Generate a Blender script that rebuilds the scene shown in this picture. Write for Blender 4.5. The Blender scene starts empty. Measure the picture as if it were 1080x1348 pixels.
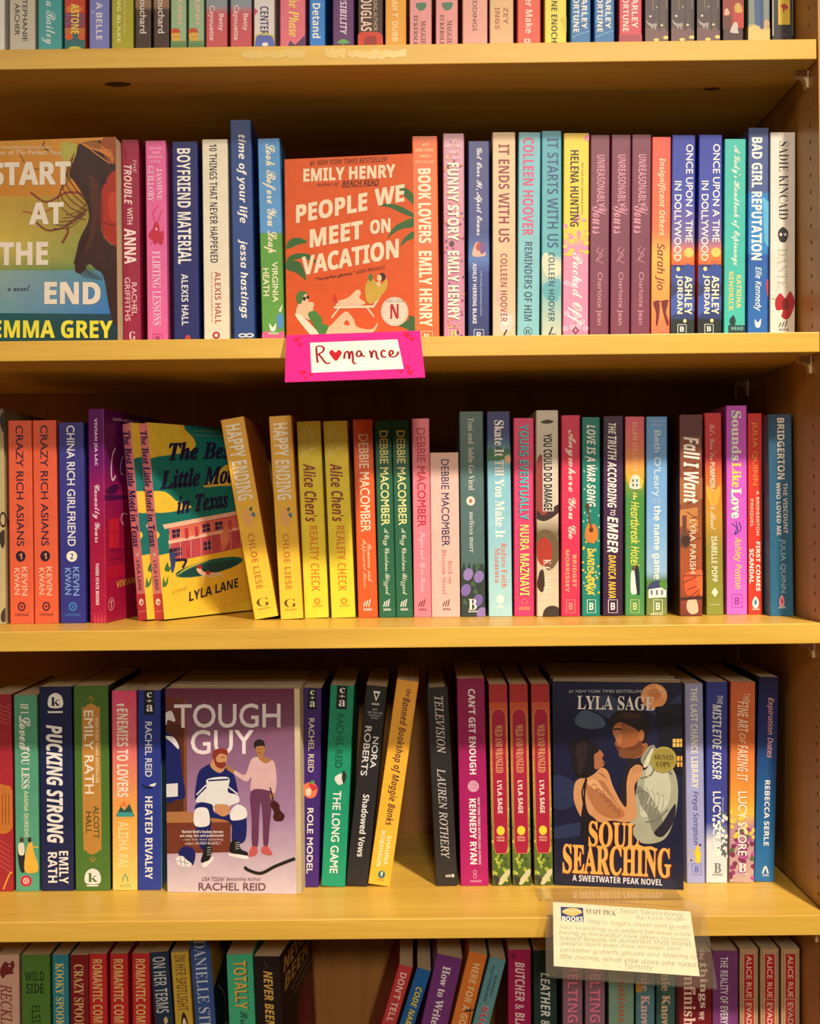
import bpy, math, random
from mathutils import Matrix, Vector
R = math.radians
random.seed(7)
scn = bpy.context.scene
COL = scn.collection

# ------------------------------------------------------------------ camera
F = 1474.0
CAM = Vector((0.0, -1.05, 1.45))
CM = Matrix.Translation(CAM) @ Matrix.Rotation(R(0.3), 4, 'Z') @ Matrix.Rotation(R(90), 4, 'X') @ Matrix.Rotation(R(-0.62), 4, 'Z')
cd = bpy.data.cameras.new('camera')
cd.sensor_fit = 'VERTICAL'; cd.sensor_height = 36.0; cd.lens = F / 1348 * 36.0
cd.clip_start = 0.05
cam = bpy.data.objects.new('camera', cd); COL.objects.link(cam)
cam.matrix_world = CM
scn.camera = cam

# ------------------------------------------------------------------ light and exposure
scn.view_settings.view_transform = 'Standard'
scn.view_settings.look = 'None'
scn.view_settings.gamma = 1.0
scn.view_settings.use_curve_mapping = False
scn.view_settings.exposure = 0.06
world = bpy.data.worlds.new('shop_ambient'); scn.world = world
world.use_nodes = True
world.node_tree.nodes['Background'].inputs['Color'].default_value = (1.0, 0.80, 0.56, 1)
world.node_tree.nodes['Background'].inputs['Strength'].default_value = 0.06

def lamp(kind, name, loc, target, size, energy, color, cone=None):
    l = bpy.data.lights.new(name, kind); l.energy = energy; l.color = color
    if kind == 'AREA': l.shape = 'DISK'; l.size = size
    else: l.shadow_soft_size = size; l.spot_size = R(cone); l.spot_blend = 1.0
    o = bpy.data.objects.new(name, l); COL.objects.link(o)
    o.location = loc
    o.rotation_euler = (Vector(target) - Vector(loc)).to_track_quat('-Z', 'Y').to_euler()
    return o
WARM = (1.0, 0.85, 0.63)
lamp('SPOT', 'track_spot_lamp', (0.70, -1.32, 3.0), (0.02, -0.1, 0.35), 0.06, 290, WARM, 70)
lamp('AREA', 'ceiling_lamp', (0.25, -4.1, 3.0), (0, 0.08, 1.2), 0.45, 78, WARM)
lamp('AREA', 'ceiling_lamp', (-1.6, -2.9, 3.0), (0, 0.08, 1.2), 0.45, 12, WARM)

# ------------------------------------------------------------------ pixel -> place helpers
def ray(px, py):
    d = Vector(((px - 540) / F, (674 - py) / F, -1.0))
    return (CM.to_3x3() @ d)
def at(px, py, Y):
    d = ray(px, py); k = (Y - CAM.y) / d.y
    return CAM + d * k
def proj(p):
    q = CM.inverted() @ Vector(p)
    return (540 + F * q.x / -q.z, 674 - F * q.y / -q.z)

# ------------------------------------------------------------------ materials
def lin(c):
    return tuple((x / 255 / 12.92 if x <= 10 else ((x / 255 + 0.055) / 1.055) ** 2.4) for x in c)
TINT = (1.0, 1.04, 1.20)
def ink(c):
    return tuple(min(0.86, max(0.004, v * 0.92 * t)) for v, t in zip(lin(c), TINT))

def new_mat(name):
    m = bpy.data.materials.new(name); m.use_nodes = True
    nt = m.node_tree
    return m, nt, nt.nodes['Principled BSDF']
def printed(name, rough, coat):
    m, nt, b = new_mat(name)
    a = nt.nodes.new('ShaderNodeAttribute'); a.attribute_name = 'Col'
    tc = nt.nodes.new('ShaderNodeTexCoord')
    n = nt.nodes.new('ShaderNodeTexNoise'); n.inputs['Scale'].default_value = 90; n.inputs['Detail'].default_value = 4
    nt.links.new(tc.outputs['Object'], n.inputs['Vector'])
    mr = nt.nodes.new('ShaderNodeMapRange')
    mr.inputs['From Min'].default_value = 0.3; mr.inputs['From Max'].default_value = 0.7
    mr.inputs['To Min'].default_value = 0.95; mr.inputs['To Max'].default_value = 1.05
    nt.links.new(n.outputs['Fac'], mr.inputs['Value'])
    mx = nt.nodes.new('ShaderNodeVectorMath'); mx.operation = 'SCALE'
    nt.links.new(a.outputs['Color'], mx.inputs[0]); nt.links.new(mr.outputs['Result'], mx.inputs['Scale'])
    nt.links.new(mx.outputs['Vector'], b.inputs['Base Color'])
    b.inputs['Roughness'].default_value = rough
    b.inputs['Specular IOR Level'].default_value = 0.35
    b.inputs['Coat Weight'].default_value = coat
    b.inputs['Coat Roughness'].default_value = 0.25
    return m
M_PRINT = printed('printed_card', 0.45, 0.08)
M_INK = printed('printed_ink', 0.45, 0.05)

def paper_mat():
    m, nt, b = new_mat('page_block_paper')
    tc = nt.nodes.new('ShaderNodeTexCoord')
    mp = nt.nodes.new('ShaderNodeMapping'); mp.inputs['Scale'].default_value = (2600, 6, 6)
    n = nt.nodes.new('ShaderNodeTexNoise'); n.inputs['Scale'].default_value = 1.0; n.inputs['Detail'].default_value = 2
    cr = nt.nodes.new('ShaderNodeValToRGB')
    cr.color_ramp.elements[0].position = 0.3; cr.color_ramp.elements[0].color = (0.46, 0.36, 0.23, 1)
    cr.color_ramp.elements[1].position = 0.7; cr.color_ramp.elements[1].color = (0.74, 0.62, 0.44, 1)
    nt.links.new(tc.outputs['Object'], mp.inputs['Vector']); nt.links.new(mp.outputs['Vector'], n.inputs['Vector'])
    nt.links.new(n.outputs['Fac'], cr.inputs['Fac']); nt.links.new(cr.outputs['Color'], b.inputs['Base Color'])
    b.inputs['Roughness'].default_value = 0.9
    return m
M_PAGES = paper_mat()

def wood(name, c0, c1, axis, rough=0.38, sc=1.0):
    m, nt, b = new_mat(name)
    tc = nt.nodes.new('ShaderNodeTexCoord')
    mp = nt.nodes.new('ShaderNodeMapping')
    s = [26 * sc, 26 * sc, 26 * sc]; s[axis] = 2.0 * sc
    mp.inputs['Scale'].default_value = s
    n = nt.nodes.new('ShaderNodeTexNoise'); n.inputs['Scale'].default_value = 1.6; n.inputs['Detail'].default_value = 6; n.inputs['Distortion'].default_value = 0.7
    s2 = [320, 320, 320]; s2[axis] = 9
    mp2 = nt.nodes.new('ShaderNodeMapping'); mp2.inputs['Scale'].default_value = s2
    n2 = nt.nodes.new('ShaderNodeTexNoise'); n2.inputs['Scale'].default_value = 1.0; n2.inputs['Detail'].default_value = 3
    ad = nt.nodes.new('ShaderNodeMath'); ad.operation = 'MULTIPLY_ADD'; ad.inputs[1].default_value = 0.35
    cr = nt.nodes.new('ShaderNodeValToRGB')
    cr.color_ramp.elements[0].position = 0.42; cr.color_ramp.elements[0].color = (*c0, 1)
    cr.color_ramp.elements[1].position = 0.86; cr.color_ramp.elements[1].color = (*c1, 1)
    L = nt.links.new
    L(tc.outputs['Object'], mp.inputs['Vector']); L(tc.outputs['Object'], mp2.inputs['Vector'])
    L(mp.outputs['Vector'], n.inputs['Vector']); L(mp2.outputs['Vector'], n2.inputs['Vector'])
    L(n2.outputs['Fac'], ad.inputs[0]); L(n.outputs['Fac'], ad.inputs[2]); L(ad.outputs['Value'], cr.inputs['Fac'])
    L(cr.outputs['Color'], b.inputs['Base Color'])
    b.inputs['Roughness'].default_value = rough
    b.inputs['Specular IOR Level'].default_value = 0.4
    bp = nt.nodes.new('ShaderNodeBump'); bp.inputs['Strength'].default_value = 0.06; bp.inputs['Distance'].default_value = 0.0006
    L(n2.outputs['Fac'], bp.inputs['Height']); L(bp.outputs['Normal'], b.inputs['Normal'])
    return m
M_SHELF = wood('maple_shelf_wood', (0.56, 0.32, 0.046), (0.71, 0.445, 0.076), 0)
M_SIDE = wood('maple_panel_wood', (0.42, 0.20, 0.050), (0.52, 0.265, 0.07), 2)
M_BACK = wood('shaded_back_panel_wood', (0.30, 0.125, 0.032), (0.38, 0.17, 0.045), 2, 0.5)  # wood darkened so the shade of the recesses sits in its colour
def plain(name, c, rough, scale=60, var=0.12):
    m, nt, b = new_mat(name)
    n = nt.nodes.new('ShaderNodeTexNoise'); n.inputs['Scale'].default_value = scale
    tc = nt.nodes.new('ShaderNodeTexCoord'); nt.links.new(tc.outputs['Object'], n.inputs['Vector'])
    cr = nt.nodes.new('ShaderNodeValToRGB')
    cr.color_ramp.elements[0].color = (*[x * (1 - var) for x in c], 1); cr.color_ramp.elements[1].color = (*[min(1, x * (1 + var)) for x in c], 1)
    nt.links.new(n.outputs['Fac'], cr.inputs['Fac']); nt.links.new(cr.outputs['Color'], b.inputs['Base Color'])
    b.inputs['Roughness'].default_value = rough
    return m
M_CLIP = plain('tan_plastic', (0.62, 0.43, 0.22), 0.4)
M_KNOT = plain('knot_wood', (0.10, 0.035, 0.015), 0.5, 300, 0.5)
M_TAPE = plain('tape_residue_film', (0.74, 0.53, 0.20), 0.2, 200, 0.1)
M_FLOOR = plain('shop_carpet', (0.12, 0.085, 0.06), 0.9, 200, 0.3)
def clear_mat():
    m, nt, b = new_mat('clear_plastic')
    n = nt.nodes.new('ShaderNodeTexNoise'); n.inputs['Scale'].default_value = 30
    out = nt.nodes['Material Output']
    tr = nt.nodes.new('ShaderNodeBsdfTransparent'); tr.inputs['Color'].default_value = (0.95, 0.93, 0.90, 1)
    gl = nt.nodes.new('ShaderNodeBsdfGlossy'); gl.inputs['Roughness'].default_value = 0.12
    gl.inputs['Color'].default_value = (0.95, 0.93, 0.9, 1)
    df = nt.nodes.new('ShaderNodeBsdfDiffuse'); df.inputs['Color'].default_value = (0.9, 0.85, 0.78, 1)
    lw = nt.nodes.new('ShaderNodeLayerWeight'); pw = nt.nodes.new('ShaderNodeMath'); pw.operation = 'POWER'; pw.inputs[1].default_value = 4.0
    fr = nt.nodes.new('ShaderNodeMath'); fr.operation = 'MULTIPLY_ADD'; fr.inputs[1].default_value = 0.8; fr.inputs[2].default_value = 0.04
    nt.links.new(lw.outputs['Facing'], pw.inputs[0]); nt.links.new(pw.outputs[0], fr.inputs[0])
    bp = nt.nodes.new('ShaderNodeBump'); bp.inputs['Strength'].default_value = 0.15; bp.inputs['Distance'].default_value = 0.002
    nt.links.new(n.outputs['Fac'], bp.inputs['Height'])
    nt.links.new(bp.outputs['Normal'], gl.inputs['Normal'])
    m1 = nt.nodes.new('ShaderNodeMixShader'); m1.inputs['Fac'].default_value = 0.03
    m2 = nt.nodes.new('ShaderNodeMixShader')
    nt.links.new(tr.outputs[0], m1.inputs[1]); nt.links.new(df.outputs[0], m1.inputs[2])
    nt.links.new(fr.outputs[0], m2.inputs['Fac']); nt.links.new(m1.outputs[0], m2.inputs[1]); nt.links.new(gl.outputs[0], m2.inputs[2])
    nt.links.new(m2.outputs[0], out.inputs['Surface'])
    nt.nodes.remove(b)
    return m
M_CLEAR = clear_mat()

# ------------------------------------------------------------------ mesh building
class MB:
    def __init__(s): s.v = []; s.f = []; s.c = []
    def face(s, pts, cols):
        i = len(s.v); s.v += [tuple(p) for p in pts]; s.f.append(tuple(range(i, i + len(pts))))
        s.c.append([tuple(c) for c in cols] if isinstance(cols[0], (tuple, list)) else [tuple(cols)] * len(pts))
    def raw(s, verts, faces, col):
        i = len(s.v); s.v += [tuple(p) for p in verts]
        for f in faces: s.f.append(tuple(i + k for k in f)); s.c.append([tuple(col)] * len(f))
    def box(s, a, b, col=(1, 1, 1)):
        (x0, y0, z0), (x1, y1, z1) = a, b
        v = [(x, y, z) for x in (x0, x1) for y in (y0, y1) for z in (z0, z1)]
        s.raw(v, [(0, 1, 3, 2), (4, 6, 7, 5), (0, 4, 5, 1), (2, 3, 7, 6), (0, 2, 6, 4), (1, 5, 7, 3)], col)
    def build(s, name, mat, parent=None, bevel=0):
        me = bpy.data.meshes.new(name); me.from_pydata(s.v, [], s.f)
        at_ = me.color_attributes.new('Col', 'FLOAT_COLOR', 'CORNER')
        flat = []
        for cs in s.c:
            for c in cs: flat += [c[0], c[1], c[2], 1.0]
        at_.data.foreach_set('color', flat)
        me.materials.append(mat); me.update()
        o = bpy.data.objects.new(name, me); COL.objects.link(o)
        if parent: o.parent = parent
        if bevel:
            md = o.modifiers.new('soft_edge', 'BEVEL'); md.width = bevel; md.segments = 2; md.limit_method = 'ANGLE'
        return o
def empty(name, M):
    o = bpy.data.objects.new(name, None); o.empty_display_size = 0.02; COL.objects.link(o); o.matrix_world = M
    return o
def tag(o, label, cat, group=None, kind=None):
    o['label'] = label; o['category'] = cat
    if group: o['group'] = group
    if kind: o['kind'] = kind
def copy_tree(o, parent=None):
    c = o.copy(); COL.objects.link(c)
    if parent: c.parent = parent
    for ch in list(o.children): copy_tree(ch, c)
    return c

# ------------------------------------------------------------------ lettering
OFFS = {'b': (0x1D5D4, 0x1D5EE, 0x1D7EC), 'i': (0x1D608, 0x1D622, None), 'bi': (0x1D63C, 0x1D656, 0x1D7EC),
        's': (0x1D400, 0x1D41A, 0x1D7CE), 'si': (0x1D434, 0x1D44E, None), 'sbi': (0x1D468, 0x1D482, 0x1D7CE),
        'sc': (0x1D4D0, 0x1D4EA, None), 'm': (0x1D670, 0x1D68A, 0x1D7F6), 'r': None}
def styled(body, st):
    o = OFFS[st]
    if o is None: return body
    out = ''
    for ch in body:
        if 'A' <= ch <= 'Z': out += chr(o[0] + ord(ch) - 65)
        elif 'a' <= ch <= 'z': out += '\u210e' if (st == 'si' and ch == 'h') else chr(o[1] + ord(ch) - 97)
        elif '0' <= ch <= '9' and o[2]: out += chr(o[2] + ord(ch) - 48)
        else: out += ch
    return out
_tc = {}
def text_mesh(body, style):
    """glyph outlines of one line, scaled into the unit square"""
    k = (body, style)
    if k in _tc: return _tc[k]
    st = style.rstrip('-0123456789'); num = style[len(st):]
    cu = bpy.data.curves.new('line', 'FONT'); cu.body = styled(body, st)
    cu.resolution_u = 3
    w = (int(num) if num else 0) / 1000.0
    cu.offset = min(w, 0.0)
    to = bpy.data.objects.new('line', cu); COL.objects.link(to)
    dg = bpy.context.evaluated_depsgraph_get()
    me = bpy.data.meshes.new_from_object(to.evaluated_get(dg))
    vs = [(v.co.x, v.co.y, 0.0) for v in me.vertices]; fs = [tuple(p.vertices) for p in me.polygons]
    bpy.data.meshes.remove(me); bpy.data.objects.remove(to); bpy.data.curves.remove(cu)
    if w > 0:                                              # heavier weight: the same outline struck four times, a hair apart
        n = len(vs); base = vs
        vs = [(x + dx * w, y + dy * w, k * 4e-6) for k, (dx, dy) in enumerate(((-1, -1), (1, -1), (1, 1), (-1, 1))) for x, y, _ in base]
        fs = [tuple(i + n * k for i in f) for k in range(4) for f in fs]
    if vs:
        x0 = min(v[0] for v in vs); x1 = max(v[0] for v in vs); y0 = min(v[1] for v in vs); y1 = max(v[1] for v in vs)
        vs = [((x - x0) / max(1e-6, x1 - x0), (y - y0) / max(1e-6, y1 - y0), k) for x, y, k in vs]
    _tc[k] = (vs, fs)
    return _tc[k]

# ------------------------------------------------------------------ printed surfaces
class Surf:
    """A flat printed face: src are three 2D points (top left, top right, bottom left), dst the 3D points they sit on."""
    def __init__(s, src, dst, out):
        s.a, s.b, s.c = [Vector(p) for p in src]
        s.A, s.B, s.Cc = [Vector(p) for p in dst]
        e1 = s.b - s.a; e2 = s.c - s.a; s.det = e1.x * e2.y - e1.y * e2.x
        s.e1, s.e2 = e1, e2
        s.U = s.B - s.A; s.V = s.Cc - s.A
        n = s.U.cross(s.V).normalized(); s.n = n if n.dot(Vector(out)) > 0 else -n
        s.layer = 0; s.parts = {}
    def p(s, x, y):
        d = Vector((x, y)) - s.a
        al = (d.x * s.e2.y - d.y * s.e2.x) / s.det; be = (s.e1.x * d.y - s.e1.y * d.x) / s.det
        return s.A + s.U * al + s.V * be
    def mb(s, part):
        s.layer += 1
        s.e = s.n * (0.00006 + 0.000006 * s.layer)
        return s.parts.setdefault(part, MB())
    def add(s, item):
        getattr(s, 'do_' + item[0])(*item[1:])
    def do_text(s, part, P0, P1, up, body, style, col):
        vs, fs = text_mesh(body, style)
        if not vs: return
        m = s.mb(part)
        o = s.p(*P0); du = s.p(*P1) - o; dv = s.p(P0[0] + up[0], P0[1] + up[1]) - o
        m.raw([o + du * u + dv * v + s.e + s.n * k for u, v, k in vs], fs, ink(col)); s.layer += 2
    def ab(s, q):
        d = Vector(q) - s.a
        return ((d.x * s.e2.y - d.y * s.e2.x) / s.det, (s.e1.x * d.y - s.e1.y * d.x) / s.det)
    def p3(s, q): return s.A + s.U * q[0] + s.V * q[1] + s.e
    def clip(s, pts, cols):
        """keep the part of a polygon that lies on the printed face"""
        poly = [(*s.ab(q), *c) for q, c in zip(pts, cols)]
        for ax, lim, sg in ((0, 0.0, 1), (0, 1.0, -1), (1, 0.0, 1), (1, 1.0, -1)):
            out = []
            for i, cur in enumerate(poly):
                prv = poly[i - 1]; dc = sg * (cur[ax] - lim); dp = sg * (prv[ax] - lim)
                if (dc >= 0) != (dp >= 0):
                    t = dp / (dp - dc); out.append(tuple(x + (y - x) * t for x, y in zip(prv, cur)))
                if dc >= 0: out.append(cur)
            poly = out
            if not poly: break
        return [q[:2] for q in poly], [q[2:] for q in poly]
    def do_poly(s, part, col, pts):
        c = [ink(col)] * len(pts) if not isinstance(col[0], (tuple, list)) else [ink(k) for k in col]
        q, c = s.clip(pts, c)
        if len(q) < 3: return
        m = s.mb(part)
        m.face([s.p3(k) for k in q], c)
    def do_smooth(s, part, col, pts, n=5):
        out = []; N = len(pts)
        for i in range(N):
            p0, p1, p2, p3 = [Vector(pts[(i + k - 1) % N]) for k in range(4)]
            for j in range(n):
                t = j / n
                out.append(0.5 * ((2 * p1) + (p2 - p0) * t + (2 * p0 - 5 * p1 + 4 * p2 - p3) * t * t + (3 * p1 - p0 - 3 * p2 + p3) * t ** 3))
        s.do_poly(part, col, out)
    def do_ell(s, part, col, cx, cy, rx, ry, rot=0):
        r = R(rot); lu = s.U.length / (s.b - s.a).length; lv = s.V.length / (s.c - s.a).length
        pts = []
        for i in range(20):
            a = i * math.tau / 20; x = rx * lu * math.cos(a); y = ry * lv * math.sin(a)
            pts.append((cx + (x * math.cos(r) - y * math.sin(r)) / lu, cy + (x * math.sin(r) + y * math.cos(r)) / lv))
        s.do_poly(part, col, pts)
    def do_ring(s, part, col, cx, cy, rx, ry, k=0.8):
        m = s.mb(part); n = 24
        for i in range(n):
            a0, a1 = i * math.tau / n, (i + 1) * math.tau / n
            q = [(cx + rx * w * math.cos(a), cy + ry * w * math.sin(a)) for a, w in ((a0, 1), (a1, 1), (a1, k), (a0, k))]
            m.face([s.p(*z) + s.e for z in q], ink(col))
    def do_line(s, part, col, w, pts, smooth=True):
        if smooth and len(pts) > 2:
            out = []; N = len(pts)
            for i in range(N - 1):
                p0, p1, p2, p3 = [Vector(pts[min(N - 1, max(0, i + k - 1))]) for k in range(4)]
                for j in range(5):
                    t = j / 5
                    out.append(0.5 * ((2 * p1) + (p2 - p0) * t + (2 * p0 - 5 * p1 + 4 * p2 - p3) * t * t + (3 * p1 - p0 - 3 * p2 + p3) * t ** 3))
            out.append(Vector(pts[-1])); pts = out
        m = s.mb(part); P = [s.p(*q) + s.e for q in pts]
        ls, rs = [], []
        for i, q in enumerate(P):
            d = P[min(i + 1, len(P) - 1)] - P[max(i - 1, 0)]
            sd = s.n.cross(d).normalized() * (w * 0.0005)
            ls.append(q - sd); rs.append(q + sd)
        n = len(P); uu = s.U.length_squared; vv = s.V.length_squared
        def ok(q):
            d = q - s.A; return -.001 <= d.dot(s.U) / uu <= 1.001 and -.001 <= d.dot(s.V) / vv <= 1.001
        keep = [ok(x) and ok(y) for x, y in zip(ls, rs)]
        m.raw(ls + rs, [(i, i + 1, n + i + 1, n + i) for i in range(n - 1) if keep[i] and keep[i + 1]], ink(col))
    def finish(s, parent):
        for part, m in s.parts.items():
            o = m.build(part, M_INK, parent)
# item shorthands -------------------------------------------------
TI, AU, LO, PI_, SM = 'title_lettering', 'author_lettering', 'publisher_logo', 'cover_picture', 'small_print'
def sp(part, va, vb, ua, ub, body, style, col):       # reads down the spine, tops of the letters to the right
    return ('text', part, (ua, va), (ua, vb), (ub - ua, 0), body, style, col)
def T(*a): return sp(TI, *a)
def A(*a): return sp(AU, *a)
def S_(*a): return sp(SM, *a)
def H(part, x0, x1, y0, y1, body, style, col, rise=0):  # reads across
    return ('text', part, (x0, y1), (x1, y1 - rise), (0, y0 - y1), body, style, col)
def P(col, *pts): return ('poly', PI_, col, pts)
def G(c0, c1, y0, y1, x0=0.0, x1=1.0): return ('poly', PI_, (c0, c0, c1, c1), ((x0, y0), (x1, y0), (x1, y1), (x0, y1)))
def Q(c, y0, y1, x0=0.0, x1=1.0): return G(c, c, y0, y1, x0, x1)
def W(col, *pts): return ('smooth', PI_, col, pts)
def E(col, cx, cy, rx, ry, rot=0): return ('ell', PI_, col, cx, cy, rx, ry, rot)
def LN(col, w, *pts): return ('line', PI_, col, w, pts)
def LD(*a): return ('ell', LO) + a
def LQ(c, y0, y1, x0, x1): return ('poly', LO, c, ((x0, y0), (x1, y0), (x1, y1), (x0, y1)))
def box_logo(y0, y1, c, u0=.28, u1=.72):
    m = (u1 - u0) * .13; k = (y1 - y0) * .13
    return [('line', LO, c, .6, ((u0, y0), (u1, y0), (u1, y1), (u0, y1), (u0, y0)), False), H(LO, u0 + m * 2, u1 - m * 2, y0 + k * 1.7, y1 - k * 1.7, 'B', 'b', c)]
def mark(y0, y1, c, u0=.3, u1=.7, word=None):           # three slanted strokes with a small word under them
    d = (u1 - u0)
    r = [('line', LO, c, 1.0, ((u0 + d * a, y1 - (y1 - y0) * .35), (u0 + d * (a + .22), y0 + (y1 - y0) * .1 * (2 - i))), False) for i, a in enumerate((0, .3, .6))]
    if word: r.append(H(LO, u0, u1, y1 - (y1 - y0) * .2, y1, word, 'b', c))
    return r
def kay(y0, y1, c, bg):
    return [('smooth', LO, c, ((.3, y1), (.3, y0 + (y1 - y0) * .3), (.5, y0), (.7, y0 + (y1 - y0) * .3), (.7, y1))), H(LO, .36, .64, y0 + (y1 - y0) * .3, y1 - (y1 - y0) * .08, 'k', 's', bg)]

# ------------------------------------------------------------------ books
def grad(stops):
    """stops: [(height fraction from the top, colour), ...] or one colour"""
    if not isinstance(stops[0], (tuple, list)): stops = [(0, stops), (1, stops)]
    return [(f, ink(c)) for f, c in stops]
def gcol(g, f):
    if f <= g[0][0]: return g[0][1]
    for (a, ca), (b, cb) in zip(g, g[1:]):
        if f <= b:
            k = (f - a) / max(1e-6, b - a)
            return tuple(x + (y - x) * k for x, y in zip(ca, cb))
    return g[-1][1]
def make_book(t, d, h, spine, front=None, back=None, overhang=0.0, hard=False):
    """Spine faces -Y, front cover +X. Returns the root Empty and the cover part."""
    root = empty('paperback_book' if not hard else 'hardcover_book', Matrix())
    gs = grad(spine); gf = grad(front) if front else gs; gb = grad(back) if back else gs
    th = 0.0022 if hard else 0.00035; r = min(0.0011, t * 0.12)
    prof = [(0, d), (0, r), (r * .3, r * .3), (r, 0), (t - r, 0), (t - r * .3, r * .3), (t, r), (t, d)]
    inn = [(th, d), (th, max(r, th)), (max(th, r * .6), max(th, r * .6)), (max(r, th), th), (t - max(r, th), th), (t - max(th, r * .6), max(th, r * .6)), (t - th, max(r, th)), (t - th, d)]
    zs = sorted(set([0.0, 1.0] + [1 - f for g in (gs, gf, gb) for f, c in g]))
    m = MB()
    for a, b in zip(zs, zs[1:]):
        for i in range(7):
            g = gb if i == 0 else (gf if i == 6 else gs)
            ca, cb = gcol(g, 1 - a), gcol(g, 1 - b)
            (x0, y0), (x1, y1) = prof[i], prof[i + 1]
            m.face([(x0, y0, a * h), (x1, y1, a * h), (x1, y1, b * h), (x0, y0, b * h)], [ca, ca, cb, cb])
            (x0, y0), (x1, y1) = inn[i], inn[i + 1]
            w = ink((235, 225, 205))
            m.face([(x1, y1, a * h), (x0, y0, a * h), (x0, y0, b * h), (x1, y1, b * h)], [w, w, w, w])
    for z in (0, h):
        for i in range(7):
            c = gcol(gb if i == 0 else (gf if i == 6 else gs), 1 - z / h)
            m.face([(*prof[i], z), (*prof[i + 1], z), (*inn[i + 1], z), (*inn[i], z)], [c] * 4)
    for p, q, g in ((prof[0], inn[0], gb), (prof[7], inn[7], gf)):
        c = gcol(g, .5); m.face([(*p, 0), (*q, 0), (*q, h), (*p, h)], [c] * 4)
    cover = m.build('cover', M_PRINT, root)
    pg = MB(); k = 0.003 if hard else 0.0002; e = 0.0001
    pg.box((th + e, th + e, k), (t - th - e, d - (0.003 if hard else 0.0006) + overhang, h - k), (1, 1, 1))
    pg.build('pages', M_PAGES, root)
    return root, cover

ZM = [0, 0, 1]; ROW = {}
PREV = [None]
def Z(ox, oy, s): ZM[:] = [ox, oy, s]
def zx(x): return ZM[0] + x / ZM[2]
def zy(y): return ZM[1] + y / ZM[2]
def zpt(p): return (zx(p[0]), zy(p[1]))
GAP = 0.0004
def bk(xt, xb, yt, yb, spine, label, items=(), h=None, Y=None, d=0.133, front=None, back=None, fitems=(), fcorn=None, yaw=0, hard=False):
    """xt, xb: (left, right) of the spine at heights yt and yb, all in the current close-up."""
    Y = ROW['Y'] if Y is None else Y; zs = ROW['z']
    p = [at(zx(xt[0]), zy(yt), Y), at(zx(xt[1]), zy(yt), Y), at(zx(xb[0]), zy(yb), Y), at(zx(xb[1]), zy(yb), Y)]
    def ext(top, bot, z): return bot.x + (top.x - bot.x) * (z - bot.z) / (top.z - bot.z)
    xl, xr = ext(p[0], p[2], zs), ext(p[1], p[3], zs)
    ztop = p[0].z if h is None else zs + h
    tl = ext(p[0], p[2], ztop); tr = ext(p[1], p[3], ztop)
    th = math.atan2((tl + tr) / 2 - (xl + xr) / 2, ztop - zs)
    if abs(th) < R(0.35): th = 0.0
    t = ((xr - xl) + (tr - tl)) / 2 * math.cos(th)
    cx = (xl + xr) / 2
    tc, ts = math.cos(th), math.sin(abs(th))
    hh = (ztop - zs - t * ts) / tc
    piv = cx + t / tc / 2 * (1 if th > 0 else -1) if th else cx - t / 2
    if PREV[0] is not None and not yaw:
        lo, hi = PREV[0]
        mylo = (cx - t / tc / 2); myhi = mylo + math.tan(th) * 0.2
        push = max(lo + GAP - mylo, hi + GAP - myhi, 0)
        if push:
            t -= min(push * .8, t * .25); piv += push if th <= 0 else max(0, push - min(push * .8, t * .25))
    Mx = Matrix.Translation((piv, Y, zs + 0.0003)) @ Matrix.Rotation(R(yaw), 4, 'Z') @ Matrix.Rotation(th, 4, 'Y') @ Matrix.Translation((-t if th > 0 else 0, 0, 0))
    root, cover = make_book(t, d, hh, spine, front, back, 0, hard)
    tag(root, label, 'book', ROW['group'])
    cpx = zx((xt[0] + xt[1]) / 2), zx((xb[0] + xb[1]) / 2)
    # the close-up height of the foot of the spine
    foot = proj((cx, Y, zs)); yfoot = (foot[1] - ZM[1]) * ZM[2]
    head = proj(((tl + tr) / 2, Y, ztop)); yhead = (head[1] - ZM[1]) * ZM[2]
    s = Surf(((0, yhead), (1, yhead), (0, yfoot)), ((0, 0, hh), (t, 0, hh), (0, 0, 0)), (0, -1, 0))
    for it in items:
        for q in (it if isinstance(it, list) else [it]): s.add(q)
    s.finish(cover)
    if fitems:
        s = Surf(fcorn, ((t, 0, hh), (t, d, hh), (t, 0, 0)), (1, 0, 0))
        for it in fitems: s.add(it)
        s.finish(cover)
    root.matrix_world = Mx
    rb = Mx @ Vector((t, 0, 0)); rt = Mx @ Vector((t, 0, 0.2))
    PREV[0] = (rb.x, rt.x)
    root['t'] = t; root['foot'] = (cx, Y, zs); 
    BOOKINFO[root.name] = (t, th, Mx.copy())
    return root
BOOKINFO = {}
def again(src, xb, yb, label, dyaw=0):
    """another copy of the same book, its foot at xb (left, right at height yb in the current close-up)"""
    t, th, M0 = BOOKINFO[src.name]
    c = copy_tree(src)
    Y = M0.translation.y if not th > 0 else ROW['Y']
    # keep the lean of the source, shift along the shelf
    dx = at(zx((xb[0] + xb[1]) / 2), zy(yb), ROW['Y']).x - AG[0]
    Mx = Matrix.Translation((dx, 0, 0)) @ M0
    lo, hi = PREV[0]
    lb = Mx @ Vector((0, 0, 0)); lt = Mx @ Vector((0, 0, .2))
    push = max(lo + GAP - lb.x, hi + GAP - lt.x, 0)
    Mx = Matrix.Translation((push, 0, 0)) @ Mx
    c.matrix_world = Mx
    c['label'] = label
    rb = Mx @ Vector((t, 0, 0)); rt = Mx @ Vector((t, 0, .2)); PREV[0] = (rb.x, rt.x)
    return c
AG = [0]
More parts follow.
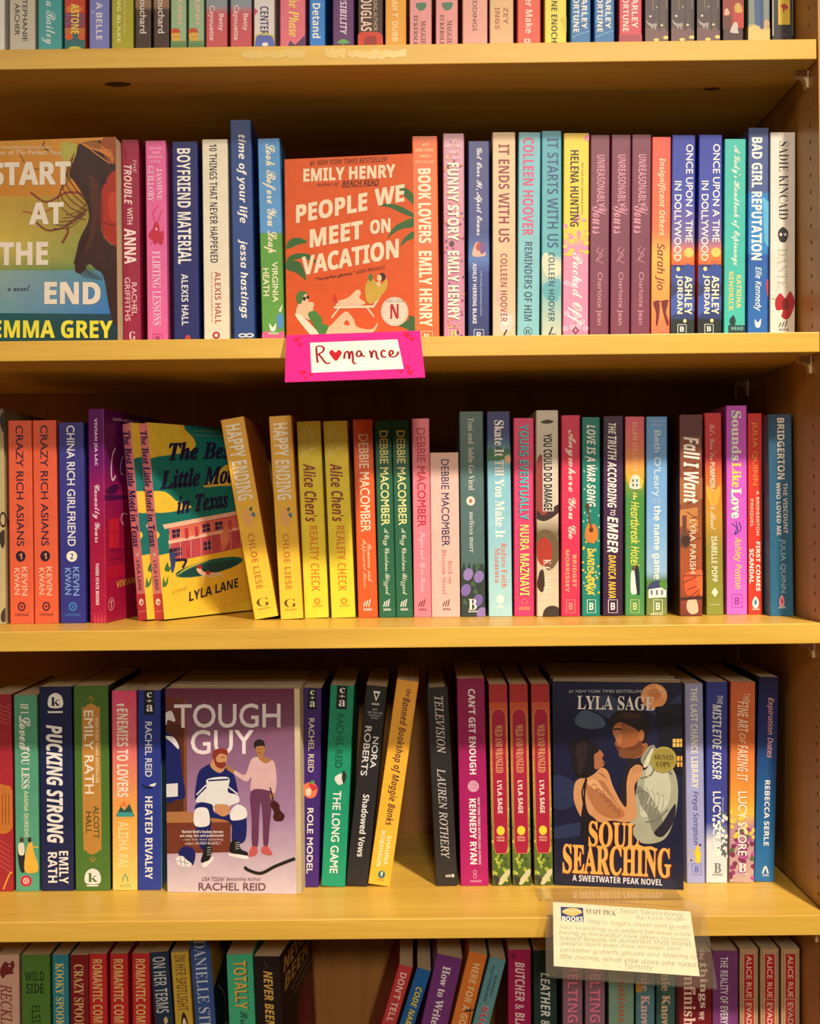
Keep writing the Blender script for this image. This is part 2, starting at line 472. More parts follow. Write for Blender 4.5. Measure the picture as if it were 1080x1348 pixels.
def many(xt, xb, yt, yb, spine, labels, others, items, **k):
    """one book and its copies: others = [(left, right) at yb]"""
    AG[0] = at(zx((xb[0] + xb[1]) / 2), zy(yb), ROW['Y'] if k.get('Y') is None else k['Y']).x
    b = bk(xt, xb, yt, yb, spine, labels[0], items, **k)
    out = [b]
    for o, l in zip(others, labels[1:]): out.append(again(b, o, yb, l))
    return out
def face_out(bl, br, tl_y, Y, yaw, t, corners, front, items, spine, label, lean=0, overhang=0.0, sitems=(), sfoot=None):
    """front cover towards the room; bl, br: feet of the cover edges, corners: top left, top right, bottom left of the cover"""
    zs = ROW['z']
    a = at(*zpt(bl), Y)
    dr = ray(*zpt(br)); n = Vector((math.sin(R(yaw)), math.cos(R(yaw)), 0))
    k = n.dot(a - CAM) / n.dot(dr); q = CAM + dr * k
    d = Vector((q.x - a.x, q.y - a.y)).length
    h = at(zx(bl[0]), zy(tl_y), Y).z - zs
    h /= math.cos(R(lean))
    if PREV[0] is not None: a.x += max(0, max(PREV[0]) + GAP - a.x - (t * math.sin(R(yaw)) if yaw < 0 and yaw > -30 else 0))
    root, cover = make_book(t, d, h, spine, front, spine, overhang)
    tag(root, label, 'book', ROW['group'])
    s = Surf(corners, ((t, 0, h), (t, d, h), (t, 0, 0)), (1, 0, 0))
    for it in items:
        for w in (it if isinstance(it, list) else [it]): s.add(w)
    s.finish(cover)
    if sitems:
        s = Surf(((0, sfoot[0]), (1, sfoot[0]), (0, sfoot[1])), ((0, 0, h), (t, 0, h), (0, 0, 0)), (0, -1, 0))
        for it in sitems: s.add(it)
        s.finish(cover)
    Mx = Matrix.Translation((a.x, Y, zs + 0.0003)) @ Matrix.Rotation(R(-90 - yaw), 4, 'Z') @ Matrix.Translation((-t, 0, 0)) @ Matrix.Rotation(R(-lean), 4, 'Y')
    root.matrix_world = Mx
    return root, Mx, t, d, h

# ------------------------------------------------------------------ the bookcase
XR = 0.3815
XL = -0.62
DEP = 0.28
TH = 0.019
ZS = [CAM.z + k for k in (0.4387, 0.1645, -0.1083, -0.3814, -0.6547)]
floor = MB(); floor.box((-3, -4.2, -0.02), (3, 0.45, 0.0)); fo = floor.build('floor', M_FLOOR); fo['kind'] = 'structure'
wl = MB(); wl.box((-3, 0.32, 0.0), (3, 0.45, 3.2)); wo = wl.build('wall_back', plain('painted_wall', (0.55, 0.45, 0.32), 0.8)); wo['kind'] = 'structure'

case = empty('bookcase', Matrix())
tag(case, 'tall maple bookcase with adjustable shelves standing behind all the books', 'bookcase')
def panel_with_holes(x, sgn, th, z0, z1):
    """upright with two columns of peg holes on its inner face; sgn = -1: inner face looks to -X"""
    m = MB(); xo = x - sgn * th
    m.raw([(x, 0, z0), (x, DEP, z0), (xo, DEP, z0), (xo, 0, z0), (x, 0, z1), (x, DEP, z1), (xo, DEP, z1), (xo, 0, z1)],
          [(0, 3, 2, 1), (4, 5, 6, 7), (0, 4, 7, 3), (2, 6, 5, 1), (3, 7, 6, 2)], (1, 1, 1))
    pitch, rad = 0.016, 0.0022
    cols = (0.024, 0.235); zc0 = 1.528 - 80 * pitch; nz = 120
    ya, yb = zc0 - pitch / 2, zc0 + (nz - .5) * pitch
    def q(y0, y1, a, b): m.raw([(x, y0, a), (x, y1, a), (x, y1, b), (x, y0, b)], [(0, 1, 2, 3)], (1, 1, 1))
    q(0, DEP, z0, ya); q(0, DEP, yb, z1)
    edges = [0] + [v for c in cols for v in (c - pitch / 2, c + pitch / 2)] + [DEP]
    for a, b in zip(edges[0::2], edges[1::2]): q(a, b, ya, yb)
    for c in cols:
        for k in range(nz):
            zc = zc0 + k * pitch; h = pitch / 2
            sq = [(c + h * a, zc + h * b) for a, b in ((1, 0), (1, 1), (0, 1), (-1, 1), (-1, 0), (-1, -1), (0, -1), (1, -1))]
            ci = [(c + rad * math.cos(i * math.tau / 8), zc + rad * math.sin(i * math.tau / 8)) for i in range(8)]
            v = [(x, *p) for p in sq] + [(x, *p) for p in ci] + [(x - sgn * 0.009, *p) for p in ci]
            f = [(i, (i + 1) % 8, 8 + (i + 1) % 8, 8 + i) for i in range(8)] + [(8 + i, 8 + (i + 1) % 8, 16 + (i + 1) % 8, 16 + i) for i in range(8)] + [tuple(range(16, 24))]
            m.raw(v, f, (1, 1, 1))
    return m
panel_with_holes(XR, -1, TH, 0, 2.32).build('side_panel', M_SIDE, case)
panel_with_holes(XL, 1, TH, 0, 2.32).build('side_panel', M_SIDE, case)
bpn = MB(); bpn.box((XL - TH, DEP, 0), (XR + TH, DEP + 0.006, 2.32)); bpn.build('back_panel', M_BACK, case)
tb = MB(); tb.box((XL, 0, 2.30), (XR, DEP, 2.32)); tb.build('top_board', M_SHELF, case)
kb = MB(); kb.box((XL, 0.03, 0), (XR, 0.049, 0.09)); kb.build('kick_board', M_SHELF, case)
shelves = []
for i, z in enumerate(ZS + [ZS[4] - .2733, ZS[4] - .2733 * 2]):
    m = MB(); m.box((XL + 0.001, 0.0, z - TH), (XR - 0.0015, DEP - 0.001, z))
    sh = m.build('shelf', M_SHELF, case, bevel=0.0008); shelves.append(sh)
    if i < 5:                                            # small tan brackets that carry the shelf
        for xs, sg in ((XR, -1), (XL, 1)):
            for yc in (0.030, 0.235):
                c = MB(); zt = z - TH; w, hgt = 0.0125, 0.0165
                pr = [(0, 0), (0, -hgt), (0.0025, -hgt)] + [(0.0025 + 0.006 * (1 - math.cos(a)), -hgt + 0.003 + 0.0075 * math.sin(a)) for a in (0, .5, 1.0, 1.4)] + [(w, -0.006), (w, 0)]
                f0 = [(xs + sg * a, yc - 0.004, zt + b) for a, b in pr]; f1 = [(xs + sg * a, yc + 0.004, zt + b) for a, b in pr]
                n = len(pr)
                c.raw(f0 + f1, [tuple(range(n)), tuple(range(2 * n - 1, n - 1, -1))] + [(k, (k + 1) % n, n + (k + 1) % n, n + k) for k in range(n)], (1, 1, 1))
                c.build('shelf_bracket', M_CLIP, case)
for (px, py, rx) in ((155, 111, 0.013), (937, 117, 0.0085)):      # knots in the underside of the top shelf
    zt = ZS[0] - TH; d = ray(px, py); p = CAM + d * ((zt - CAM.z) / d.z)
    m = MB()
    for k, dz in ((1.0, .00012), (.55, .0002)):
        m.face([(p.x + rx * k * math.cos(a * math.tau / 16) * (1 + .15 * math.sin(a * 3)), p.y + rx * .5 * k * math.sin(a * math.tau / 16), zt - dz) for a in range(16)], (1, 1, 1))
    m.build('wood_knot', M_KNOT, shelves[0])
rnd = random.Random(3)
for (x0, x1, yc, hh) in ((318, 402, 73, 9), (428, 455, 71, 10), (458, 535, 73, 9)):  # torn tape residue on the front edge
    m = MB(); n = 14
    top = [(x0 + (x1 - x0) * k / n, yc - hh * (.45 + .5 * rnd.random()) - (k / n) * (x1 - x0) * .011) for k in range(n + 1)]
    bot = [(x0 + (x1 - x0) * k / n, yc + hh * (.15 + .5 * rnd.random()) * (1 if 0 < k < n else .1)) for k in range(n + 1)]
    P3 = [at(*p, -0.0002) for p in top + bot[::-1]]
    m.face(P3, (1, 1, 1)); m.build('tape_residue', M_TAPE, shelves[0])

WH = (240, 235, 225); CR = (232, 220, 190); BK = (28, 24, 26)
# ================================================================== books on the uppermost shelf (only their feet are in view)
ROW.update(z=ZS[0], Y=0.060, group='books on the uppermost shelf in view'); PREV[0] = None
def b0(x0, x1, spine, label, items=(), h=0.205, yb=255, **k):
    return bk((x0, x1), (x0, x1), 100, yb, spine, label, items, h=h, **k)
Z(0, 0, 4)
b0(-36, 24, (232, 228, 218), 'white spine at the left edge of the uppermost row')
b0(50, 185, (205, 196, 176), 'beige spine with two dark lines of spaced capitals, second from left in the uppermost row', [A(-25, 220, .5, .7, 'STEPHANIE', 'r10', (60, 55, 50)), A(20, 188, .2, .4, 'ARCHER', 'r10', (60, 55, 50))])
b0(200, 325, (66, 165, 165), 'teal spine with white flowing handwriting, uppermost row', [A(-90, 235, .15, .75, 'Tessa Bailey', 'sc', (225, 235, 230))])
b0(342, 448, (205, 70, 40), 'red and purple patterned spine with yellow capitals in the uppermost row', [Q((205, 60, 35), -800, 70), Q((150, 50, 90), 70, 150), Q((200, 110, 50), 150, 180), Q((45, 110, 110), 180, 330), *[LN((60, 130, 150), .5, (0, y), (1, y + 4)) for y in (82, 100, 122)],
    E((220, 90, 40), .2, 195, .2, 18), E((220, 90, 40), .85, 195, .2, 18), E((225, 120, 50), .45, 50, .4, 22), E((210, 205, 60), .5, 262, .35, 16), A(22, 180, .3, .7, 'ASTONE', 'b', (240, 220, 90))])
b0(470, 575, (124, 128, 202), 'periwinkle blue spine with bold white capitals in the uppermost row', [A(14, 212, .35, .65, 'A BELLE', 'b', (230, 225, 235)), E((160, 165, 225), .2, 65, .08, 8)])
b0(588, 702, (178, 172, 38), 'chartreuse yellow spine with pale lettering, uppermost row', [A(-150, 226, .25, .42, 'HERRING BLAKE', 'b', (235, 235, 170)), S_(-60, 185, .55, .64, 'bestselling author', 'i', (240, 235, 180))])
many((712, 795), (712, 795), 100, 255, [(0, (175, 140, 110)), (.68, (150, 115, 90)), (.7, (70, 50, 46)), (1, (66, 46, 44))],
     ['dark brown spine with tan head and white lower-case lettering, left one of two', 'dark brown spine with tan head and white lower-case lettering, right one of two'], [(808, 890)], [A(-30, 178, .3, .72, 'Bouchard', 'r10', (230, 215, 205))], h=.205)
bq = [A(-40, 130, .38, .75, 'QUINN', 'r14', (235, 190, 180)), E((205, 75, 45), .3, 170, .32, 20), W((225, 175, 70), (.05, 180), (.6, 178), (.55, 216), (.12, 216)), LN((170, 110, 40), .5, (.08, 196), (.58, 196)), E((190, 150, 110), .85, 225, .2, 14), Q((110, 150, 90), 218, 330), Q((95, 140, 90), 232, 330)]
many((900, 980), (900, 980), 100, 255, (156, 188, 146), ['mint green spine with orange fruit basket, left one of the pair', 'mint green spine with orange fruit basket, right one of the pair'], [(995, 1072)], bq, h=.205)
Z(270, 0, 4)
many((5, 116), (5, 116), 100, 245, [(0, (120, 130, 145)), (.68, (140, 150, 160)), (.72, (205, 88, 98)), (1, (200, 84, 92))], ['rose red spine with two-line white lettering, beside the mint green pair', 'rose red spine with two-line white lettering, beside the white spine with a blue shield'], [(135, 243)],
     [A(75, 165, .55, .85, 'Betty', 'r10', (245, 215, 215)), A(30, 215, .1, .42, 'Cayouette', 'r10', (245, 215, 215))], h=.205)
b0(258, 365, (222, 216, 212), 'white spine with dark purple capitals above a blue shield', [P((200, 80, 120), (0, 40), (.2, 60), (0, 90)), A(35, 186, .3, .72, 'CENTER', 'b', (66, 50, 110)), W((215, 200, 90), (.05, 195), (.3, 180), (.8, 180), (1, 200), (.9, 270), (.1, 270)), W((90, 108, 190), (.1, 202), (.5, 188), (.95, 205), (.95, 330), (.1, 330)), E(WH, .55, 236, .16, 10)])
b0(395, 528, (226, 112, 132), 'pink spine with slanted yellow lettering and purple corner, uppermost row', [T(-40, 196, .35, .75, 'The Phase', 'sbi', (245, 225, 90)), P((88, 50, 100), (1, 185), (1, 330), (.05, 330), (.4, 215), (.6, 240))])
b0(550, 632, (40, 128, 214), 'bright blue spine with bold white lettering, uppermost row', [A(-30, 202, .2, .72, 'n Detand', 'b', (240, 240, 245))])
b0(672, 785, (92, 38, 104), 'purple spine with slanted white capitals and small green palm tree', [T(-75, 185, .35, .66, 'SENSIBILITY', 'bi', (225, 205, 225)), W((100, 165, 90), (.2, 225), (.5, 208), (.8, 225), (.6, 232), (.4, 232)), LN((110, 150, 80), .9, (.5, 228), (.5, 260))])
b0(805, 938, [(0, (60, 25, 25)), (.75, (60, 22, 22)), (1, (70, 20, 20))], 'dark red and black spine with tall cream capitals, uppermost row', [A(-45, 166, .12, .55, 'DOUGLAS', 'b', (235, 205, 185)), S_(-80, 165, .62, .78, 'BESTSELLING AUTHOR', 'r', (205, 180, 150)), W((205, 55, 30), (0, 190), (.4, 170), (.9, 178), (1, 230), (1, 330), (0, 330)), W((150, 30, 25), (.3, 200), (.7, 195), (.7, 250), (.3, 250))])
b0(950, 1060, (230, 160, 45), 'amber orange spine with pale capitals, uppermost row', [A(-70, 220, .32, .6, 'SARAH T. DUBB', 'b', (245, 220, 165))])
Z(540, 0, 4)
mg = [A(112, 235, .5, .74, 'MAGGIE', 's', (70, 40, 45)), A(82, 262, .18, .38, 'ECKERSLEY', 's', (70, 40, 45)), W((70, 120, 95), (.3, 20), (.75, 18), (.7, 48), (.5, 58), (.35, 48)), LN((150, 80, 80), .4, (0, 40), (.3, 52)), LN((150, 80, 80), .4, (.75, 30), (1, 48))]
many((-2, 114), (-2, 114), 100, 240, (224, 148, 148), ['dusty pink spine with dark slab letters, left one of the two', 'dusty pink spine with dark slab letters, right one of the two'], [(132, 256)], mg, h=.205)
blk = [P(BK, (.45, 228), (.55, 238), (.62, 226), (.66, 244), (.5, 250))]
b0(277, 408, (226, 162, 148), 'pale salmon spine with narrow dark lettering, right of the two dusty pink ones', [T(-60, 166, .4, .58, 'WEDDINGS', 'r10', (110, 60, 60))] + blk)
b0(420, 545, (222, 180, 132), 'tan spine with two lines of rust capitals, uppermost row', [A(40, 130, .58, .78, 'ZEY', 'b', (170, 90, 60)), T(40, 156, .22, .42, 'INGS', 'b', (170, 90, 60))] + blk)
b0(566, 688, (222, 84, 66), 'coral red spine with bold white lettering, uppermost row', [T(-60, 176, .35, .66, 'Ever Make', 'b', (245, 215, 200)), LQ((240, 205, 190), 206, 228, .3, .55), LQ((222, 84, 66), 210, 222, .38, .47)])
b0(710, 824, (228, 214, 78), 'lemon yellow spine with black capitals, uppermost row', [A(-142, 226, .3, .58, 'SUZANNE ENOCH', 'b', (45, 42, 40)), P((210, 195, 60), (.7, 100), (1, 90), (1, 180))])
ft = [LN((110, 165, 205), 1.2, (0, 120), (.4, 90), (1, 70)), LN((110, 165, 205), 1.0, (0, 205), (.5, 180), (1, 165)), LN((25, 75, 135), 1.4, (0, 160), (.5, 140), (1, 110)), A(-40, 154, .55, .82, 'CARLEY', 'b', WH), A(-35, 172, .14, .42, 'FORTUNE', 'b', WH)]
many((846, 952), (846, 952), 100, 232, (44, 112, 174), ['sea blue spine with pale brush waves, left one of the two', 'sea blue spine with pale brush waves, right one of the two'], [(972, 1076)], ft, h=.205)
Z(810, 0, 4)
b0(22, 142, (204, 70, 88), 'rose red spine with two lines of white capitals, right of the blue wave pair', [A(-40, 150, .55, .82, 'CARLEY', 'b', (240, 215, 205)), A(-35, 168, .16, .42, 'FORTUNE', 'b', (240, 215, 205)), Q((170, 60, 85), 184, 330), *[LN((120, 60, 80), .5, (.1 + .12 * i, 212), (.16 + .12 * i, 190)) for i in range(7)]], yb=210)
sg = [Q((74, 58, 66), -900, 165), Q((110, 80, 84), 150, 330), P((50, 38, 48), (.55, -200), (.62, -200), (.66, 165), (.58, 165)), P((50, 38, 48), (.85, -200), (.95, -200), (1, 165), (.9, 165)), W((165, 155, 150), (.02, 105), (.12, 118), (.3, 128), (.5, 125), (.48, 145), (.42, 160), (.38, 140), (.3, 155), (.22, 140), (.12, 132)),
      E(WH, .22, 88, .05, 5), E((225, 205, 150), .72, 135, .06, 6), E((200, 180, 140), .5, 40, .04, 4), E((230, 205, 110), .48, 212, .12, 8), E((230, 205, 110), .9, 200, .12, 9), LN((190, 170, 140), .3, (.3, -60), (.34, 55)), LN((190, 170, 140), .3, (.9, -60), (.92, 50))]
many((160, 280), (160, 280), 100, 208, (74, 58, 66), ['dark woodland spine with pale stag, leftmost of three', 'dark woodland spine with pale stag, middle of three', 'dark woodland spine with pale stag, rightmost of three'], [(297, 416), (436, 549)], sg, h=.205)
b0(568, 678, (66, 40, 48), 'dark red spine picturing a white dog by a red door', [Q((150, 45, 45), -900, 150), P((186, 52, 50), (.5, 30), (1, 30), (1, 150), (.5, 150)), P((95, 45, 40), (0, 85), (.4, 85), (.4, 155), (0, 155)), W((225, 180, 150), (.08, 60), (.2, 45), (.32, 75), (.1, 82)), W((205, 165, 80), (.6, 25), (.8, 20), (.95, 60), (.75, 70), (.58, 60)), W((205, 195, 190), (.35, 170), (.42, 145), (.55, 120), (.7, 125), (.72, 160), (.75, 176), (.5, 176))], yb=205)
b0(702, 816, [(0, (150, 165, 170)), (.8, (130, 140, 130)), (.82, (205, 185, 130)), (1, (205, 185, 125))], 'pale sandy spine with blue house gable, near the right end', [P((62, 92, 140), (.25, -100), (.7, -120), (.72, 150), (.3, 130)), P((50, 78, 125), (.5, -100), (.7, -120), (.72, 150), (.55, 165)), P((215, 195, 120), (.3, 130), (.72, 165), (1, 150), (1, 330), (0, 330), (0, 150)), E((205, 165, 120), .85, 128, .14, 22)], yb=203)
b0(826, 940, (32, 30, 40), 'black spine with yellow panel and red ribbon, rightmost in its row', [LN((205, 200, 195), 1.0, (.04, -300), (.06, 190)), P((225, 190, 60), (.28, -200), (.82, -200), (.84, 132), (.3, 132)), W((185, 50, 45), (.4, 35), (.55, 22), (.75, 35), (.68, 55), (.62, 45), (.55, 75), (.5, 48)), E((90, 60, 60), .6, 185, .1, 6), LN((150, 140, 120), .5, (.95, -200), (.97, 190))], yb=200)

# ================================================================== second shelf: the Romance shelf
ROW.update(z=ZS[1], Y=0.060, group='books on the shelf with the Romance sign'); PREV[0] = None
def b1(xt, xb, yt, *a, **k): return bk(xt, xb, yt, 846, *a, **k)
Z(0, 170, 4.812)
hair = (52, 22, 22)
fA = [G((205, 140, 45), (200, 128, 38), 20, 425, -200, 760), ('poly', PI_, ((205, 160, 60), (150, 120, 40), (125, 130, 60), (225, 190, 80)), ((-200, 425), (760, 415), (760, 720), (-200, 720))),
      ('poly', PI_, ((225, 190, 80), (110, 125, 60), (40, 120, 70), (150, 150, 80)), ((-200, 720), (760, 640), (760, 895), (-200, 900))),
      ('poly', PI_, ((150, 170, 150), (50, 130, 160), (30, 110, 185), (120, 160, 150)), ((-200, 900), (760, 885), (760, 1160), (-200, 1170))),
      ('poly', PI_, ((20, 90, 90), (20, 60, 80), (10, 40, 40), (20, 80, 70)), ((-200, 1170), (760, 1160), (760, 1420), (-200, 1420))),
      W((176, 165, 70), (390, 90), (470, 80), (480, 160), (400, 200)), LN((150, 70, 35), 1.2, (130, 150), (190, 240), (320, 260)), LN((130, 60, 35), 2.2, (200, 400), (300, 460), (420, 400), (520, 410), (560, 470)),
      LN((120, 62, 38), 2.0, (235, 590), (310, 640), (420, 610), (500, 540), (560, 500)), LN((125, 62, 35), 2.6, (395, 720), (430, 650), (430, 600), (520, 540)), LN((165, 80, 38), 1.4, (150, 520), (260, 530), (400, 470)),
      W((168, 38, 22), (625, 330), (735, 250), (760, 700), (700, 720), (640, 640), (615, 450)), W((190, 58, 30), (680, 420), (740, 400), (745, 560), (690, 560)), LN((95, 20, 20), 1.2, (650, 585), (700, 602), (740, 600)),
      W(hair, (500, 90), (600, 70), (730, 80), (735, 230), (690, 280), (640, 380), (628, 520), (640, 650), (690, 720), (745, 760), (760, 1000), (740, 1240), (690, 1150), (650, 930), (600, 880), (560, 850), (520, 905), (480, 900), (475, 840), (500, 700), (560, 560), (530, 430), (470, 330), (440, 280), (480, 160)),
      W((86, 38, 26), (560, 300), (620, 360), (610, 560), (580, 700), (540, 760), (580, 560)),
      *[LN((66 + 6 * (i % 3), 28, 24), .7, (560 + 10 * i, 300 + 8 * i), (585 + 8 * i, 470), (560 + 12 * i, 640), (520 + 20 * i, 800 + 10 * i)) for i in range(8)], *[LN(hair, .8, (480 + 8 * i, 860), (500 + 14 * i, 900), (530 + 22 * i, 935 + 3 * i)) for i in range(6)], LN((90, 90, 50), .6, (540, 850), (580, 890), (650, 940)), *[LN((40, 16, 18), .7, (620 + 14 * i, 100), (600 + 10 * i, 220), (640 + 6 * i, 340)) for i in range(6)],
      W((150, 70, 30), (640, 60), (720, 50), (725, 200), (690, 210), (640, 140)), *[LN((215, 130, 50), .9, (500 + 20 * i, 75), (570 + 26 * i, 120 + 8 * i), (700, 130 + 16 * i)) for i in range(6)], LN((226, 140, 56), .8, (430, 80), (520, 90), (600, 150), (690, 215)),
      *[LN((58, 24, 22), .9 - .06 * i, (470 - 4 * i, 150 + 30 * i), (440 - 14 * i, 230 + 40 * i), (470 - 8 * i, 310 + 44 * i), (540, 420 + 30 * i)) for i in range(6)], *[LN((100, 46, 30), .6, (545, 460 + 16 * i), (490 - 10 * i, 520 + 24 * i), (420 - 20 * i, 540 + 22 * i)) for i in range(5)], *[LN(hair, 1.2, (560, 640 + 20 * i), (500 - 6 * i, 740 + 20 * i), (470 + 10 * i, 850 + 14 * i)) for i in range(4)], LN((40, 20, 22), 1.0, (285, 75), (280, 110), (310, 135)),
      H(SM, 20, 330, 105, 132, 'I found this book immersively', 'r', (235, 215, 180), 3), H(SM, -60, 395, 135, 165, 'author of The Perfect Year', 'r', (235, 215, 180), 4),
      H(TI, -48, 448, 212, 362, 'START', 'b20', (232, 218, 196), 12), H(TI, 193, 405, 467, 606, 'AT', 'b20', (232, 218, 196), 8), H(TI, 5, 310, 720, 866, 'THE', 'b20', (232, 218, 196), 8), H(TI, 287, 632, 966, 1106, 'END', 'b20', (232, 218, 196), 4),
      H(SM, 60, 196, 990, 1028, 'a novel', 'sc', (50, 50, 45), 4), H(AU, -32, 706, 1214, 1326, 'EMMA GREY', 'b12', (232, 220, 60), 12)]
_, Mx, t, d, h = face_out((-165, 1330), (746, 1330), 84, .054, 4, .030, ((-165, 84), (722, 45), (-150, 1405)), (190, 130, 45), fA, (60, 120, 100), 'face-out novel with wind-blown dark hair and four stacked bold white words')
PREV[0] = (at(157, 448, .06).x,) * 2
Z(0, 150, 2.842)
b1((453, 520), (462, 527), 98, (150, 22, 62), 'crimson spine with hand-drawn white letters, right of the face-out hair cover', [T(172, 222, .66, .84, 'THE', 'i', (235, 190, 190)), T(192, 340, .14, .58, 'TROUBLE', 'bi', (240, 205, 200)), T(352, 414, .28, .6, 'WITH', 'r8', (240, 205, 200)), T(430, 562, .12, .78, 'ANNA', 'b10', (240, 215, 205)), A(632, 756, .5, .8, 'RACHEL', 'r8', (230, 185, 190)), A(612, 776, .12, .42, 'GRIFFITHS', 'r8', (230, 185, 190)), H(LO, .35, .7, 815, 848, 'G', 's', (235, 200, 200))])
lob = (190, 28, 62)
b1((538, 618), (553, 627), 102, (226, 98, 158), 'bright pink spine with red lobster drawing', [H(SM, .2, .8, 126, 134, 'NEW YORK', 'r', (245, 200, 220)), H(SM, .3, .7, 142, 150, 'TIMES', 'r', (245, 200, 220)), H(SM, .15, .85, 158, 166, 'BESTSELLING', 'r', (245, 200, 220)), H(SM, .25, .75, 175, 183, 'AUTHOR', 'r', (245, 200, 220)),
    A(205, 322, .52, .8, 'JASMINE', 's-6', (248, 205, 222)), A(196, 328, .1, .4, 'GUILLORY', 's-6', (248, 205, 222)), W(lob, (.35, 420), (.5, 405), (.65, 425), (.6, 470), (.45, 490), (.3, 470)), W(lob, (.62, 450), (.85, 440), (.8, 485), (.6, 485)), W(lob, (.1, 455), (.35, 430), (.3, 470)), LN(lob, .7, (.45, 410), (.35, 370), (.6, 345)), LN(lob, .7, (.55, 410), (.7, 375), (.8, 360)), LN(lob, .7, (.4, 470), (.2, 490)), E((245, 170, 190), .5, 432, .05, 6),
    T(515, 792, .28, .68, 'FLIRTING LESSONS', 's-4', (250, 200, 222)), box_logo(825, 858, (150, 30, 90))])
b1((640, 740), (652, 745), 105, (22, 30, 102), 'navy blue spine with tall condensed white capitals, second shelf', [T(130, 562, .2, .72, 'BOYFRIEND MATERIAL', 'b', WH), A(600, 792, .32, .58, 'ALEXIS HALL', 'b-4', (225, 225, 240)), LD((190, 60, 50), .55, 838, .1, 10)])
b1((750, 848), (765, 858), 97, (228, 218, 192), 'cream spine with narrow dark title and red author capitals, second shelf', [T(114, 558, .28, .58, '10 THINGS THAT NEVER HAPPENED', 'b-4', (32, 34, 66)), A(592, 786, .44, .68, 'ALEXIS HALL', 'b-6', (172, 44, 58)), S_(592, 782, .28, .36, 'Author of the bestselling novels', 'r', (150, 90, 80)), LD((170, 40, 60), .48, 829, .15, 14), LD((228, 218, 192), .48, 829, .07, 7)])
b1((860, 940), (875, 955), 24, (30, 66, 132), 'tallest blue spine with slanted white lower-case words', [T(78, 410, .28, .74, 'time of your life', 'bi', WH), A(470, 766, .28, .72, 'jessa hastings', 'bi', WH), LD(WH, .42, 830, .2, 8), LD(WH, .75, 830, .2, 8), LD((30, 66, 132), .42, 830, .12, 4), LD((30, 66, 132), .75, 830, .12, 4)])
b1((965, 1045), (980, 1065), 93, [(0, (72, 140, 198)), (.45, (80, 145, 200)), (.455, (82, 148, 52)), (1, (92, 158, 62))], 'blue over grass-green spine with cream brush script', [T(112, 522, .18, .78, 'Look Before You Leap', 'sc6', (238, 225, 180)), A(555, 706, .52, .78, 'VIRGINIA', 'r8', (240, 230, 190)), A(578, 682, .1, .38, 'HEATH', 'r8', (240, 230, 190)), W((240, 235, 225), (.7, 715), (.8, 735), (.95, 715), (.85, 745)), W((70, 140, 200), (.7, 760), (.95, 750), (.95, 800), (.75, 800)), W((225, 90, 140), (0, 825), (.3, 815), (.6, 830), (1, 818), (1, 900), (0, 900)), W(WH, (.35, 785), (.5, 800), (.65, 785), (.6, 812), (.4, 812)), H(LO, .3, .75, 818, 826, 'SOURCE', 'b', WH)])
Z(365, 190, 5.185)
og = (212, 84, 28); cre = (232, 212, 178); gr = (52, 98, 48); skin = (232, 190, 150)
def palm(pts): return [W(gr, *p) for p in pts]
